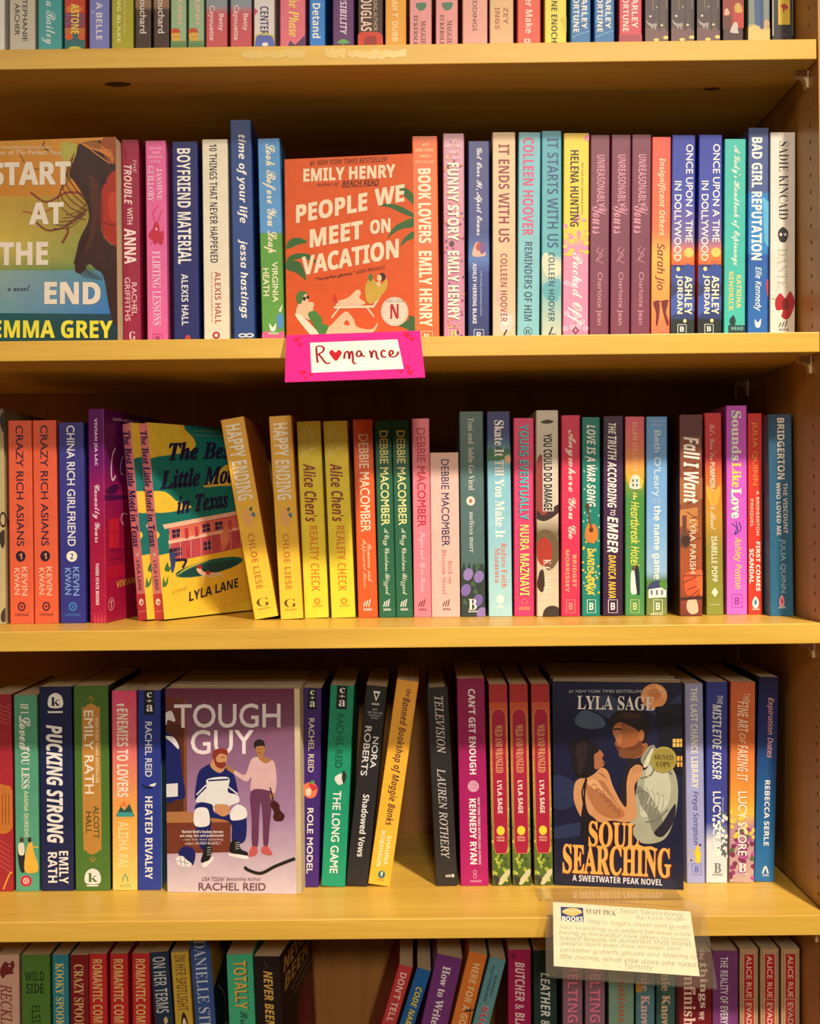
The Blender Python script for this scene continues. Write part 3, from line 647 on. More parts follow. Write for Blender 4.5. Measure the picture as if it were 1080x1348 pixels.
fB = [*palm([((62, 700), (70, 655), (110, 628), (160, 628), (205, 655), (140, 672), (100, 690)), ((62, 770), (110, 735), (180, 728), (235, 745), (262, 790), (180, 762), (110, 772)), ((62, 835), (64, 780), (110, 775), (165, 800), (198, 905), (130, 860)),
      ((925, 400), (850, 330), (825, 275), (870, 290), (925, 340)), ((925, 485), (850, 460), (760, 420), (700, 412), (740, 392), (830, 410), (925, 460)), ((925, 545), (850, 560), (790, 590), (748, 625), (790, 550), (860, 510), (925, 490)), ((925, 620), (880, 640), (835, 675), (860, 620), (925, 575)),
      ((940, 1280), (880, 1220), (815, 1195), (880, 1165), (900, 1130), (942, 1160))]),
      H(SM, 222, 745, 112, 148, '#1 NEW YORK TIMES BESTSELLER', 'i8', (50, 25, 20), 26), H(AU, 178, 800, 168, 254, 'EMILY HENRY', 'b18', cre, 32), H(SM, 268, 420, 262, 292, 'Author of', 'i8', (60, 28, 20), 8), H(SM, 442, 690, 246, 284, 'BEACH READ', 'i14', (40, 20, 20), 10), LN((40, 20, 20), .4, (440, 290), (690, 276)),
      H(TI, 128, 612, 408, 530, 'PEOPLE', 'b20', cre, 88), H(TI, 662, 862, 300, 414, 'WE', 'b20', cre, 34), H(TI, 222, 582, 572, 692, 'MEET', 'b20', cre, 66), H(TI, 632, 768, 506, 600, 'ON', 'b20', cre, 16), H(TI, 168, 824, 752, 878, 'VACATION', 'b20', cre, 128), H(SM, 258, 735, 890, 918, '"The perfect getaway." -JODI PICOULT', 'r8', (50, 25, 25), 88),
      # upper lounger with reader
      ('line', PI_, cre, 2.2, ((388, 1085), (655, 1075), (728, 955)), False), LN(cre, 1.4, (420, 1090), (370, 1155)), LN(cre, 1.4, (610, 1080), (658, 1142)), W((196, 160, 60), (600, 940), (640, 890), (700, 930), (745, 890), (740, 960), (660, 1050), (610, 1040)), W(skin, (410, 1045), (480, 1020), (545, 965), (570, 985), (560, 1020), (600, 1050), (560, 1070), (415, 1078)), W((205, 50, 40), (384, 1040), (388, 990), (412, 1040), (410, 1060)), E((50, 26, 36), 712, 878, 24, 26), E(skin, 694, 886, 16, 22), W((70, 120, 60), (620, 880), (638, 855), (650, 880), (636, 912)), E(skin, 690, 925, 14, 16),
      # lower lounger with woman
      W((238, 222, 195), (128, 1150), (150, 1130), (230, 1200), (310, 1290), (250, 1290)), W(skin, (140, 1100), (165, 1060), (210, 1050), (250, 1060), (245, 1100), (260, 1130), (220, 1170), (150, 1130)), W(skin, (128, 1120), (150, 1060), (175, 1080), (160, 1130)), E(skin, 185, 1030, 30, 34), W((70, 120, 50), (130, 1010), (160, 980), (205, 990), (180, 1010), (165, 1060), (140, 1060)), E(BK, 185, 1030, 11, 14), E(BK, 208, 1020, 10, 13),
      W((70, 128, 58), (210, 1130), (260, 1110), (310, 1170), (300, 1190), (350, 1210), (345, 1290), (300, 1280), (240, 1190)), W(skin, (345, 1230), (380, 1190), (450, 1120), (480, 1115), (520, 1160), (545, 1210), (640, 1225), (685, 1180), (670, 1225), (650, 1250), (680, 1275), (560, 1295), (350, 1290)), W((205, 84, 32), (455, 1195), (475, 1165), (495, 1200)),
      ('ell', LO, (228, 214, 190), 797, 1106, 92, 96), ('ring', LO, (60, 50, 44), 797, 1106, 84, 88, .975), ('ell', LO, (218, 204, 180), 797, 1106, 72, 76), H(LO, 768, 824, 1058, 1156, 'N', 'b10', (176, 26, 34), 4), H(SM, 735, 858, 1030, 1048, 'COMING SOON ON', 'r', (110, 100, 90), 2)]
face_out((60, 1300), (942, 1270), 105, .066, 6, .024, ((45, 105), (920, 65), (60, 1360)), og, fB, (210, 90, 40), 'orange face-out novel picturing sunbathers on loungers between green palm leaves')
PREV[0] = (at(545, 448, .06).x,) * 2
Z(350, 150, 2.842)
tiny = lambda c, y: [H(SM, .38, .62, y, y + 12, '#1', 'b', c), H(SM, .12, .85, y + 20, y + 32, 'NEW YORK', 'i8', c), H(SM, .28, .75, y + 44, y + 54, 'TIMES', 'i8', c), H(SM, .12, .85, y + 66, y + 74, 'BESTSELLER', 'r', c)]
b1((548, 645), (555, 650), 85, (222, 96, 34), 'vivid orange spine with stacked cream capitals, right of the orange sunbather cover', [*tiny((248, 205, 150), 110), T(205, 484, .22, .72, 'BOOK LOVERS', 'b14', (240, 222, 190)), A(514, 796, .22, .72, 'EMILY HENRY', 'b14', (240, 222, 190)), box_logo(815, 852, (250, 215, 170))])
rf = random.Random(11)
conf = [E(rf.choice([(214, 120, 52), (226, 160, 90), (96, 40, 96), (150, 60, 110)]), rf.uniform(.03, .97), rf.uniform(95, 850), .05, 4.5, rf.uniform(0, 180)) for _ in range(110)]
b1((663, 743), (667, 745), 75, [(0, (205, 150, 170)), (.5, (196, 120, 150)), (1, (196, 130, 165))], 'mauve spine scattered with orange and purple confetti petals', [*conf, *tiny((248, 225, 215), 96), T(184, 476, .2, .74, 'FUNNY STORY', 'b16', (240, 226, 205)), A(514, 772, .2, .74, 'EMILY HENRY', 'b16', (240, 226, 205)), E((70, 50, 50), .4, 486, .12, 10), box_logo(800, 848, (240, 200, 120), .2, .75)])
b1((757, 838), (757, 838), 103, [(0, (26, 38, 112)), (.45, (28, 48, 124)), (.58, (70, 110, 180)), (.65, (28, 50, 130)), (1, (22, 36, 100))], 'shorter deep blue spine with thin white script and embracing couple', [T(128, 456, .3, .66, 'Get Over It, April Evans', 'sc6', (228, 226, 240)), W((226, 170, 150), (.2, 520), (.4, 480), (.7, 500), (.8, 530), (.3, 535)), W((180, 70, 60), (.35, 500), (.5, 478), (.65, 495), (.5, 515)), W((110, 70, 140), (.55, 490), (.75, 480), (.85, 510), (.6, 525)), A(560, 786, .22, .4, 'ASHLEY HERRING BLAKE', 'b', (220, 225, 240)), S_(590, 758, .56, .64, 'USA Today bestselling author', 'i', (210, 215, 235)), box_logo(808, 850, (200, 210, 235))])
b1((848, 935), (850, 935), 70, [(0, (226, 190, 148)), (.7, (218, 180, 140)), (1, (222, 190, 160))], 'tan spine with tall maroon capitals and pale flowers at its foot', [W((240, 200, 190), (.3, 760), (.55, 740), (.9, 770), (.7, 815), (.35, 810)), W((226, 170, 160), (.1, 670), (.3, 660), (.25, 720)), E((245, 220, 205), .55, 775, .16, 18), T(114, 482, .26, .74, 'IT ENDS WITH US', 'b-2', (132, 34, 54)), A(524, 780, .34, .64, 'COLLEEN HOOVER', 'b-6', (140, 62, 74)), LN(BK, 1.6, (.4, 845), (.62, 808))])
b1((948, 1028), (940, 1025), 70, [(0, (112, 180, 192)), (1, (128, 192, 198))], 'light aqua spine with pink author capitals over dark teal title', [A(90, 456, .2, .7, 'COLLEEN HOOVER', 'b4', (204, 76, 124)), T(480, 776, .3, .66, 'REMINDERS OF HIM', 'b-4', (28, 72, 96)), ('ring', LO, (28, 72, 96), .48, 815, .2, 17, .85), H(LO, .36, .6, 808, 824, 'R', 's', (28, 72, 96))])
Z(700, 150, 2.842)
b1((38, 113), (38, 112), 65, [(0, (74, 160, 178)), (.58, (92, 172, 178)), (.62, (205, 210, 180)), (.75, (120, 180, 180)), (1, (205, 205, 175))], 'teal watercolour spine with dark blue capitals, beside the yellow and pink one', [W((216, 214, 186), (.02, 560), (.2, 520), (.9, 560), (.9, 600), (.3, 610)), W((90, 165, 175), (.1, 640), (.9, 620), (.8, 700), (.2, 690)), T(90, 502, .28, .84, 'IT STARTS WITH US', 'b-4', (30, 80, 122)), A(520, 778, .34, .66, 'COLLEEN HOOVER', 'b-6', (24, 74, 88)), LN(BK, 1.6, (.34, 835), (.55, 798)), H(LO, .35, .75, 822, 832, 'ATRIA', 'b', BK)])
sb = random.Random(5)
b1((122, 215), (117, 213), 73, [(0, (238, 206, 62)), (.48, (238, 200, 66)), (.54, (234, 140, 168)), (1, (236, 132, 172))], 'yellow over pink splattered spine with black capitals', [*[E((234, 140, 168), sb.uniform(.05, .95), sb.uniform(380, 470), .09, sb.uniform(4, 11)) for _ in range(10)], *[E((238, 200, 66), sb.uniform(.05, .95), sb.uniform(430, 530), .1, sb.uniform(4, 12)) for _ in range(14)], E((234, 140, 168), .95, 90, .15, 12), *[E((240, 170, 195), sb.uniform(.05, .95), sb.uniform(540, 820), .12, 12) for _ in range(10)],
    A(136, 422, .26, .6, 'HELENA HUNTING', 'b', (40, 34, 30)), S_(180, 380, .7, .78, 'New York Times bestselling author', 'i', (70, 50, 40)), T(520, 792, .2, .76, 'Pucked Off', 'sc6', (246, 232, 220)), ('poly', LO, (90, 40, 60), ((.5, 796), (.64, 812), (.5, 828), (.36, 812))), ('poly', LO, (236, 132, 172), ((.5, 804), (.57, 812), (.5, 820), (.43, 812)))])
un = [T(154, 348, .34, .74, 'UNREASONABLY', 'b-8', (214, 146, 166)), T(345, 450, .12, .84, 'Yours', 'sc', (214, 146, 166)), LN((200, 130, 150), .7, (.5, 500), (.35, 515), (.65, 530), (.4, 548), (.7, 560)), LN((200, 130, 150), .6, (.7, 505), (.5, 530), (.3, 555)), A(594, 792, .34, .66, 'Charlotte Jean', 'r', (205, 145, 160))]
many((223, 293), (215, 290), 80, 826, (118, 52, 78), ['plum spine with dusty pink lettering, leftmost of three alike', 'plum spine with dusty pink lettering, middle of three alike', 'plum spine with dusty pink lettering, rightmost of three alike'], [(297, 365), (370, 445)], un)
drk = (110, 28, 40)
b1((455, 520), (445, 520), 87, [(0, (226, 84, 72)), (.45, (232, 110, 72)), (.58, (242, 180, 80)), (.8, (240, 150, 70)), (1, (232, 96, 80))], 'coral to orange spine with striding legs at its foot', [T(165, 456, .3, .72, 'Insignificant Others', 'bi-4', (244, 214, 170)), A(486, 660, .2, .72, 'Sarah Jio', 'i10', (120, 36, 40)), W(drk, (.1, 710), (.4, 700), (.45, 740), (.35, 790), (.25, 790), (.25, 745)), W(drk, (.55, 705), (.9, 700), (.8, 745), (.95, 780), (.85, 795), (.65, 750)), LN(drk, 1.2, (.1, 705), (.95, 700))])
dl = [Q((36, 54, 110), 566, 800), P((46, 72, 150), (0, 570), (.35, 590), (.7, 560), (1, 580), (1, 640), (.6, 620), (.2, 650), (0, 630)), P((56, 86, 170), (0, 690), (.4, 660), (.8, 700), (1, 680), (1, 740), (.5, 730), (0, 760)), Q((20, 34, 40), 770, 900), E((246, 200, 100), .75, 520, .2, 18), E((250, 225, 150), .3, 582, .08, 8), E((250, 225, 150), .6, 776, .07, 7), T(114, 482, .6, .9, 'ONCE UPON A TIME', 'r8', WH), T(252, 552, .12, .42, 'IN DOLLYWOOD', 'r8', WH), A(608, 752, .58, .9, 'ASHLEY', 'b4', (240, 230, 190)), A(604, 750, .2, .5, 'JORDAN', 'b4', (240, 230, 190)), box_logo(790, 824, (230, 230, 220), .3, .66)]
DS = [(0, (36, 54, 158)), (.3, (56, 74, 172)), (.5, (120, 100, 160)), (.58, (240, 130, 60)), (.63, (235, 90, 50)), (1, (22, 36, 60))]
many((528, 613), (520, 610), 80, 826, DS, ['royal blue to orange sunset spine with mountains, left one of the two', 'royal blue to orange sunset spine with mountains, right one of the two'], [(620, 712)], dl)
b1((724, 803), (720, 800), 95, (64, 188, 172), 'turquoise spine with cream script and gold two-line author name', [T(120, 568, .32, .76, "A Lady's Handbook of Espionage", 'sc4', (236, 236, 214)), A(604, 728, .58, .8, 'KATRINA', 'b4', (226, 206, 110)), A(592, 738, .22, .44, 'KENDRICK', 'b4', (226, 206, 110)), W((22, 54, 56), (.25, 775), (.45, 755), (.55, 780), (.4, 800)), Q((28, 60, 62), 792, 900, .2, 1), H(LO, .35, .9, 798, 810, 'HEAD', 'b', (120, 190, 180))])
b1((815, 887), (807, 887), 53, [(0, (66, 86, 140)), (.3, (72, 92, 146)), (.31, (36, 128, 196)), (.58, (40, 132, 198)), (.6, (28, 92, 170)), (1, (36, 104, 180))], 'tall blue banded spine with bold white capitals, second from the right end', [P((90, 180, 220), (.7, 310), (1, 330), (1, 500), (.8, 480)), T(88, 548, .16, .68, 'BAD GIRL REPUTATION', 'b10', (238, 240, 240)), A(574, 738, .28, .68, 'Elle Kennedy', 'i10', (220, 235, 240)), W((200, 50, 60), (.9, 640), (1.0, 620), (1, 690)), W(WH, (.35, 770), (.5, 782), (.65, 768), (.6, 798), (.4, 798))])
rd = (176, 22, 38)
b1((895, 988), (893, 987), 70, [(0, (232, 222, 208)), (1, (226, 216, 200))], 'cream spine with black skull and red rose, last on its shelf', [A(104, 396, .34, .72, 'SADIE KINCAID', 's-8', (36, 30, 32)), W((40, 36, 40), (.32, 440), (.5, 424), (.7, 440), (.7, 462), (.6, 480), (.42, 480), (.32, 462)), E((210, 200, 190), .42, 452, .06, 6), E((210, 200, 190), .6, 452, .06, 6), T(504, 652, .28, .68, 'DANTE', 's-8', (190, 184, 160)), LN((60, 30, 30), .5, (.0, 690), (.3, 700), (.45, 720)), W(rd, (.2, 700), (.4, 672), (.6, 690), (.8, 665), (.98, 700), (.9, 740), (.7, 770), (.45, 760), (.5, 735), (.25, 735)), W((120, 12, 26), (.45, 705), (.65, 695), (.75, 725), (.55, 735)), *mark(775, 812, (50, 40, 40), .35, .75, 'MIRA')])

# ================================================================== third shelf
ROW.update(z=ZS[2], Y=0.074, group='books on the shelf below the Romance sign'); PREV[0] = None
Z(0, 520, 2.919)
def b2(xt, xb, yt, *a, **k): return bk(xt, xb, yt, k.pop('yb', 878), *a, **k)
b2((-40, 14), (-34, 22), 55, [(0, (120, 100, 70)), (.2, (190, 168, 120)), (1, (196, 176, 128))], 'worn beige spine with black marks cut by the left edge, third shelf', [W((40, 34, 30), (.75, 90), (1, 70), (1, 140), (.85, 130)), ('ring', PI_, (50, 40, 34), .9, 480, .25, 30, .7), W((60, 48, 40), (.6, 540), (1, 520), (1, 570), (.8, 590)), W((70, 56, 44), (.7, 840), (1, 820), (1, 870), (.7, 870))])
def kw(a, circ, num, nc, lo):
    return [T(118, 582, .32, .64, a[0], 'r10', a[1]), ('ell', LO, circ, .48, 621, .21, 21), H(LO, .42, .54, 610, 632, num, 'b', nc), A(662, 772, .52, .76, 'KEVIN', 'r8', a[2]), A(666, 768, .2, .44, 'KWAN', 'r8', a[2]), LD(lo, .5, 814, .17, 18), ('ring', LO, a[3], .5, 814, .1, 11, .5), H(LO, .2, .8, 841, 850, 'VINTAGE', 'b', lo)]
many((32, 125), (40, 128), 100, 878, [(0, (228, 92, 58)), (1, (230, 98, 62))], ['orange spine with dark slim capitals and black disc, left one of the pair', 'orange spine with dark slim capitals and black disc, right one of the pair'], [(135, 222)], kw(('CRAZY RICH ASIANS', (52, 26, 56), (244, 190, 160), (230, 98, 62)), (44, 24, 44), '1', (230, 150, 110), (92, 34, 50)))
b2((228, 325), (232, 330), 107, [(0, (58, 54, 132)), (1, (48, 50, 136))], 'indigo spine with white slim capitals and white disc, third shelf', kw(('CHINA RICH GIRLFRIEND', (232, 228, 236), (130, 168, 222), (48, 50, 136)), (240, 232, 215), '2', (40, 40, 110), (60, 120, 190)))
Z(110, 530, 4.491)
cy = [(0, (96, 12, 100)), (.25, (112, 16, 104)), (.36, (150, 24, 96)), (.6, (166, 18, 66)), (1, (176, 24, 66))]
fC = [H(SM, 175, 330, 92, 112, 'Lavish and love-filled', 'b', (225, 200, 215), -20), LN((240, 225, 225), 2.2, (186, 280), (170, 330), (165, 420), (172, 470), (188, 445)), LN((240, 225, 225), 1.5, (226, 330), (214, 380), (214, 430), (226, 440)), W((70, 10, 70), (135, 530), (180, 495), (205, 520), (170, 555)), W((80, 12, 76), (130, 555), (230, 570), (235, 590), (130, 585)),
      ('poly', PI_, (205, 34, 60), ((152, 700), (205, 700), (205, 880), (152, 870))), LN((130, 10, 50), .5, (178, 700), (178, 880)), LN((130, 10, 50), .5, (152, 780), (205, 785)), *[LN((90, 8, 50), .5, (150 + 14 * i, 885), (164 + 14 * i, 940)) for i in range(5)], LN((90, 8, 50), .6, (150, 885), (225, 900)), LN((90, 8, 50), .6, (150, 940), (225, 950)), ('poly', PI_, (190, 24, 58), ((140, 980), (240, 990), (240, 1060), (140, 1050))),
      LN((230, 195, 200), 1.2, (250, 690), (225, 680), (215, 715), (230, 750)), H(AU, 190, 400, 1080, 1130, 'VIVIAN JIA LAC', 'b', (226, 170, 60), -10), ('ring', LO, (225, 160, 170), 163, 1205, 16, 38, .85), H(LO, 155, 172, 1185, 1230, 'T', 'b', (225, 160, 170)), *[LN((205, 60, 70), .8, (190 + 12 * i, 1245), (190 + 12 * i, 1320)) for i in range(5)]]
sC = [A(96, 375, .36, .58, 'VIVIAN JIA LAC', 'b4', (232, 210, 226)), T(488, 830, .22, .68, 'Casually Yours', 'sc6', (240, 214, 222)), S_(950, 1198, .38, .58, 'THIRD STATE BOOKS', 'b8', (238, 220, 224)), *[W((205, 60, 84), (.08 + .22 * i, 1250), (.18 + .22 * i, 1290), (.08 + .22 * i, 1330), (-.0 + .22 * i, 1290)) for i in range(1, 5)], LN((205, 60, 84), .6, (0, 1245), (1, 1245))]
bk((30, 128), (38, 140), 40, 1303, cy, 'purple to magenta book turned so its door-picture cover shows', sC, fitems=fC, fcorn=((128, 45), (450, 105), (137, 1305)), yaw=-9, d=.15)
def sMot():
    nv = (30, 28, 84)
    return [T(165, 855, .1, .88, 'The Best Little Motel in Texas', 'sbi14', nv), A(935, 1112, .3, .68, 'LYLA LANE', 'b', (90, 40, 60)), Q((196, 60, 66), 1132, 1340), LD((245, 225, 205), .5, 1180, .26, 20), LD((196, 60, 66), .55, 1184, .1, 8), LN((240, 180, 170), .4, (.1, 1235), (.9, 1235)), W((245, 215, 190), (.3, 880), (.5, 900), (.7, 880), (.55, 915))]
te = (20, 118, 108); ye = (236, 198, 62)
fM = [G((20, 120, 110), (22, 112, 100), 115, 1300, 370, 1080),
      W(ye, (370, 100), (560, 130), (590, 180), (640, 240), (650, 290), (600, 320), (420, 330), (380, 330)), W(ye, (395, 540), (470, 540), (520, 580), (540, 605), (630, 660), (420, 655)), W(ye, (400, 780), (440, 770), (450, 800), (420, 820)), W((226, 190, 70), (700, 545), (760, 500), (830, 430), (900, 440), (960, 560), (800, 555)),
      ('poly', PI_, ((238, 196, 60), (232, 182, 54), (226, 176, 50), (240, 200, 60)), ((430, 910), (960, 900), (1090, 1310), (480, 1300))),
      ('poly', PI_, (206, 92, 84), ((500, 740), (930, 740), (960, 965), (520, 965))), ('poly', PI_, (222, 112, 92), ((510, 765), (920, 765), (930, 835), (516, 835))), ('poly', PI_, (240, 190, 160), ((468, 735), (925, 728), (930, 752), (478, 762))), ('poly', PI_, (240, 190, 160), ((498, 835), (940, 832), (945, 848), (502, 855))), ('poly', PI_, (190, 76, 84), ((520, 855), (945, 850), (955, 962), (528, 965))),
      *[('poly', PI_, (58, 34, 70), ((x, y), (x + 46, y), (x + 50, y + 50), (x + 4, y + 50))) for x, y in ((518, 775), (692, 775), (768, 775), (528, 885), (700, 885))], *[LN((226, 150, 130), .4, (x, y + 25), (x + 48, y + 25)) for x, y in ((518, 775), (692, 775), (768, 775), (528, 885), (700, 885))], *[LN((226, 150, 130), .4, (x + 23, y), (x + 26, y + 50)) for x, y in ((518, 775), (692, 775), (768, 775), (528, 885), (700, 885))],
      *[('poly', PI_, (186, 56, 66), ((x, y), (x + 20, y), (x + 24, y + 62), (x + 4, y + 62))) for x, y in ((590, 780), (648, 780), (852, 780), (600, 890))], ('poly', PI_, (226, 130, 100), ((800, 860), (850, 800), (860, 900), (820, 965))), *[LN((244, 200, 170), .5, (505 + 60 * i, 800), (508 + 60 * i, 960)) for i in range(8)],
      ('ell', PI_, (16, 92, 88), 742, 1042, 202, 44), ('ell', PI_, (20, 70, 66), 742, 1050, 170, 30), W((190, 180, 60), (545, 1050), (620, 1010), (740, 1000), (620, 1022)),
      W((60, 110, 60), (480, 1000), (495, 960), (505, 990), (520, 985), (505, 1015)), W((70, 120, 60), (470, 1095), (475, 1040), (485, 1075), (500, 1040), (495, 1090)), W((60, 100, 60), (965, 1100), (975, 1060), (985, 1095), (1000, 1070), (995, 1110)),
      W((50, 70, 120), (505, 900), (525, 890), (540, 950), (515, 970)), W((40, 30, 60), (540, 950), (605, 965), (590, 1010), (575, 1005), (590, 975), (540, 965)), W((50, 70, 120), (515, 960), (540, 960), (530, 1020), (518, 1020)), E((60, 30, 40), 515, 895, 12, 14),
      W((238, 196, 160), (660, 1040), (680, 1030), (700, 1060), (740, 1075), (800, 1090), (800, 1100), (700, 1085)), W((176, 40, 40), (660, 1030), (680, 1012), (690, 1040)), LN((245, 225, 200), .8, (690, 1090), (710, 1075), (740, 1100), (820, 1105)), LN((245, 225, 200), .7, (705, 1080), (695, 1130)), LN((245, 225, 200), .7, (800, 1095), (828, 1135)), W((196, 60, 56), (715, 1065), (735, 1065), (740, 1085), (720, 1085)),
      H(SM, 640, 850, 185, 200, 'You will fall for this motel', 'r', (140, 170, 130), -24), H(SM, 630, 860, 212, 228, 'and everyone who checks in', 'r', (140, 170, 130), -26),
      *[H(TI, *q, 'sbi20', (28, 26, 66), r_) for q, r_ in (((497, 900, 250, 362, 'The Best'), -30), ((450, 950, 412, 528, 'Little Motel'), -20), ((546, 850, 580, 690, 'in Texas'), -6))], H(SM, 525, 605, 1125, 1150, 'a novel', 'i', (180, 130, 50), 4), H(AU, 618, 912, 1162, 1218, 'LYLA LANE', 'b6', (44, 38, 36), 14)]
MC = ((378, 120), (908, 205), (482, 1286))
mo, Mx, t, d, h = face_out((478, 1287), (1006, 1232), 120, .086, -54.7, .0135, MC, [(0, ye), (.2, ye), (.21, te), (.6, te), (.61, ye), (1, ye)], fM, (226, 128, 130), 'teal and yellow motel-picture book, the front one of the leaning pair', lean=6.3, sitems=sMot(), sfoot=(120, 1286))
m2 = copy_tree(mo); ax = Vector((-math.cos(R(35.3)), math.sin(R(35.3)), 0)) * .0172 * 1.0
sh = Vector(((at(*zpt((385, 1283)), .086) - at(*zpt((478, 1287)), .086)).x, 0, 0))
nrm = Vector((math.sin(R(54.7)) , -math.cos(R(54.7)), 0))   # out of the cover
k = .0140 / math.cos(R(6.3)) / abs(nrm.x)
m2.matrix_world = Matrix.Translation((-max(k, abs(sh.x)), 0, 0)) @ Mx
m2['label'] = 'pink-spined motel book wedged behind its twin, mostly hidden beside the magenta book'
Z(0, 520, 2.919); ROW['Y'] = .090; PREV[0] = None
he = [T(106, 404, .12, .84, 'HAPPY ENDING', 'b20', (214, 150, 60)), T(107, 403, .15, .81, 'HAPPY ENDING', 'b8', (246, 236, 205)), W((238, 176, 100), (.3, 445), (.55, 440), (.7, 470), (.5, 510), (.25, 490)), W((60, 120, 150), (.6, 460), (.75, 455), (.75, 475)), W((70, 110, 60), (.55, 440), (.7, 432), (.65, 450)), A(534, 750, .3, .58, 'CHLOE LIESE', 'b', (200, 128, 40)), H(LO, .2, .75, 786, 818, 'G', 's-10', (110, 80, 30)), H(LO, .2, .75, 824, 830, 'GALLERY', 'b', (150, 110, 40))]
YL = [(0, (230, 172, 60)), (.4, (240, 186, 58)), (1, (246, 206, 60))]
bk((843, 940), (980, 1068), 84, 858, YL, 'golden yellow book tilted left across the motel cover, white outlined title', he, front=[(0, (200, 120, 40)), (1, (190, 120, 30))])
Z(340, 520, 2.919)
b3 = lambda xt, xb, yt, *a, **k: bk(xt, xb, yt, k.pop('yb', 858), *a, **k)
b3((40, 128), (87, 172), 80, YL, 'golden yellow book with white outlined title, nearly upright beside its tilted twin', he, front=[(0, (200, 120, 40)), (1, (190, 120, 30))])
ROW['Y'] = .100
ac = [A(130, 216, .5, .74, 'LOO &', 'r', (250, 236, 150)), A(124, 236, .16, .4, 'YOUNG', 'r', (250, 236, 150)), T(264, 488, .2, .72, "Alice Chen's", 'bi8', (150, 60, 40)), T(504, 756, .34, .7, 'REALITY CHECK', 'b-4', (226, 132, 36)), LD((226, 150, 40), .55, 795, .14, 13), LD((240, 216, 56), .55, 795, .06, 6), H(LO, .35, .8, 810, 818, 'QUIRK', 'b', (200, 140, 40))]
many((146, 240), (180, 270), 101, 858, [(0, (226, 202, 54)), (.5, (240, 218, 50)), (1, (240, 220, 58))], ['lemon yellow spine with maroon brush script, left one of the pair', 'lemon yellow spine with maroon brush script, right one of the pair'], [(283, 373)], ac)
def dm(tc, sub, sc_, lc, body2=None):
    r = [A(tc[1], tc[2], .26, .76, 'DEBBIE MACOMBER', 'r10', tc[0]), *mark(786, 830, lc, .28, .72, 'MIRA')]
    return r + sub
b3((363, 440), (386, 460), 95, [(0, (226, 92, 42)), (1, (228, 92, 36))], 'orange spine with tall cream author capitals and two-line script, third shelf', dm(((248, 226, 190), 152, 527), [T(572, 720, .55, .78, 'Romance and', 'sc4', (248, 200, 160)), T(555, 742, .24, .5, 'Peppermint Kisses', 'sc4', (248, 200, 160))], None, WH))
many((445, 515), (468, 527), 100, 858, [(0, (32, 92, 66)), (1, (38, 104, 74))], ['forest green spine with pale yellow capitals, left one of the pair', 'forest green spine with pale yellow capitals, right one of the pair'], [(533, 592)], dm(((232, 230, 150), 138, 502), [T(514, 770, .3, .7, 'A Cozy Christmas Blizzard', 'sc2', (220, 230, 200))], None, WH))
b3((590, 658), (600, 665), 92, [(0, (238, 128, 140)), (1, (242, 132, 150))], 'candy pink spine with crimson author capitals, beside the green pair', dm(((186, 36, 66), 128, 508), [T(528, 758, .3, .7, 'Sugar and Spice Kisses', 'sc2', (250, 205, 205))], None, (60, 30, 40)))
b3((662, 770), (665, 778), 223, [(0, (236, 194, 178)), (1, (232, 186, 174))], 'short pale pink book, the lowest on the third shelf, with navy serif capitals', [A(248, 582, .38, .66, 'DEBBIE MACOMBER', 'r8', (44, 44, 92)), T(638, 726, .6, .74, 'Back on', 's-6', (190, 110, 100)), T(595, 768, .38, .54, 'Blossom Street', 's-6', (190, 110, 100)), *mark(786, 828, (50, 34, 44), .4, .68, 'MIRA')])
fl_ = [Q((48, 62, 58), 680, 900), *[W((48, 66, 56), (x, 690), (x + .1, 645), (x + .2, 690)) for x in (.02, .25, .45, .7, .8)], *[E(c, x, y, .2, 24, 20) for c, x, y in (((150, 128, 190), .3, 690), ((140, 120, 180), .75, 700), ((130, 105, 175), .2, 750), ((120, 100, 170), .7, 790), ((146, 124, 186), .85, 840))], *[W((70, 100, 70), (x, y), (x + .12, y - 16), (x + .2, y + 6)) for x, y in ((.4, 730), (.05, 800), (.5, 760), (.6, 660))]]
b3((778, 863), (778, 877), 65, [(0, (84, 116, 114)), (1, (78, 108, 108))], 'tall grey-green spine with purple flowers at its foot', [T(88, 366, .36, .6, 'Toni and Addie Go Viral', 's-8', (222, 222, 205)), ('ell', PI_, (236, 226, 205), .44, 408, .18, 18), E((200, 110, 80), .44, 408, .07, 8), A(450, 606, .38, .58, 'melissa marr', 's-8', (215, 218, 205)), *fl_, H(LO, .3, .65, 785, 826, 'B', 's', WH), H(LO, .3, .7, 829, 836, 'BRAMBLE', 'b', WH)])
b3((878, 968), (887, 977), 65, [(0, (40, 48, 108)), (.12, (52, 62, 128)), (.16, (70, 110, 140)), (.2, (120, 180, 190)), (.26, (132, 196, 212)), (.6, (150, 206, 218)), (1, (176, 218, 220))], 'navy to ice blue spine picturing a frozen lake and pines', [P((62, 110, 90), (0, 215), (.15, 195), (.3, 212), (.5, 190), (.7, 212), (.85, 198), (1, 215), (1, 240), (0, 245)), P((70, 130, 80), (0, 235), (1, 225), (1, 250), (0, 255)), W((226, 180, 140), (.75, 240), (.95, 232), (1, 260), (.8, 262)), T(98, 550, .32, .72, 'Skate It Till You Make It', 's6', (246, 246, 240)), A(570, 742, .56, .8, 'Rufaro Faith', 's-6', (222, 110, 70)), A(588, 722, .28, .5, 'Mazarura', 's-6', (222, 110, 70)), LD((230, 242, 240), .5, 785, .16, 18), H(LO, .3, .7, 808, 822, 'A', 'b', (230, 242, 240))])
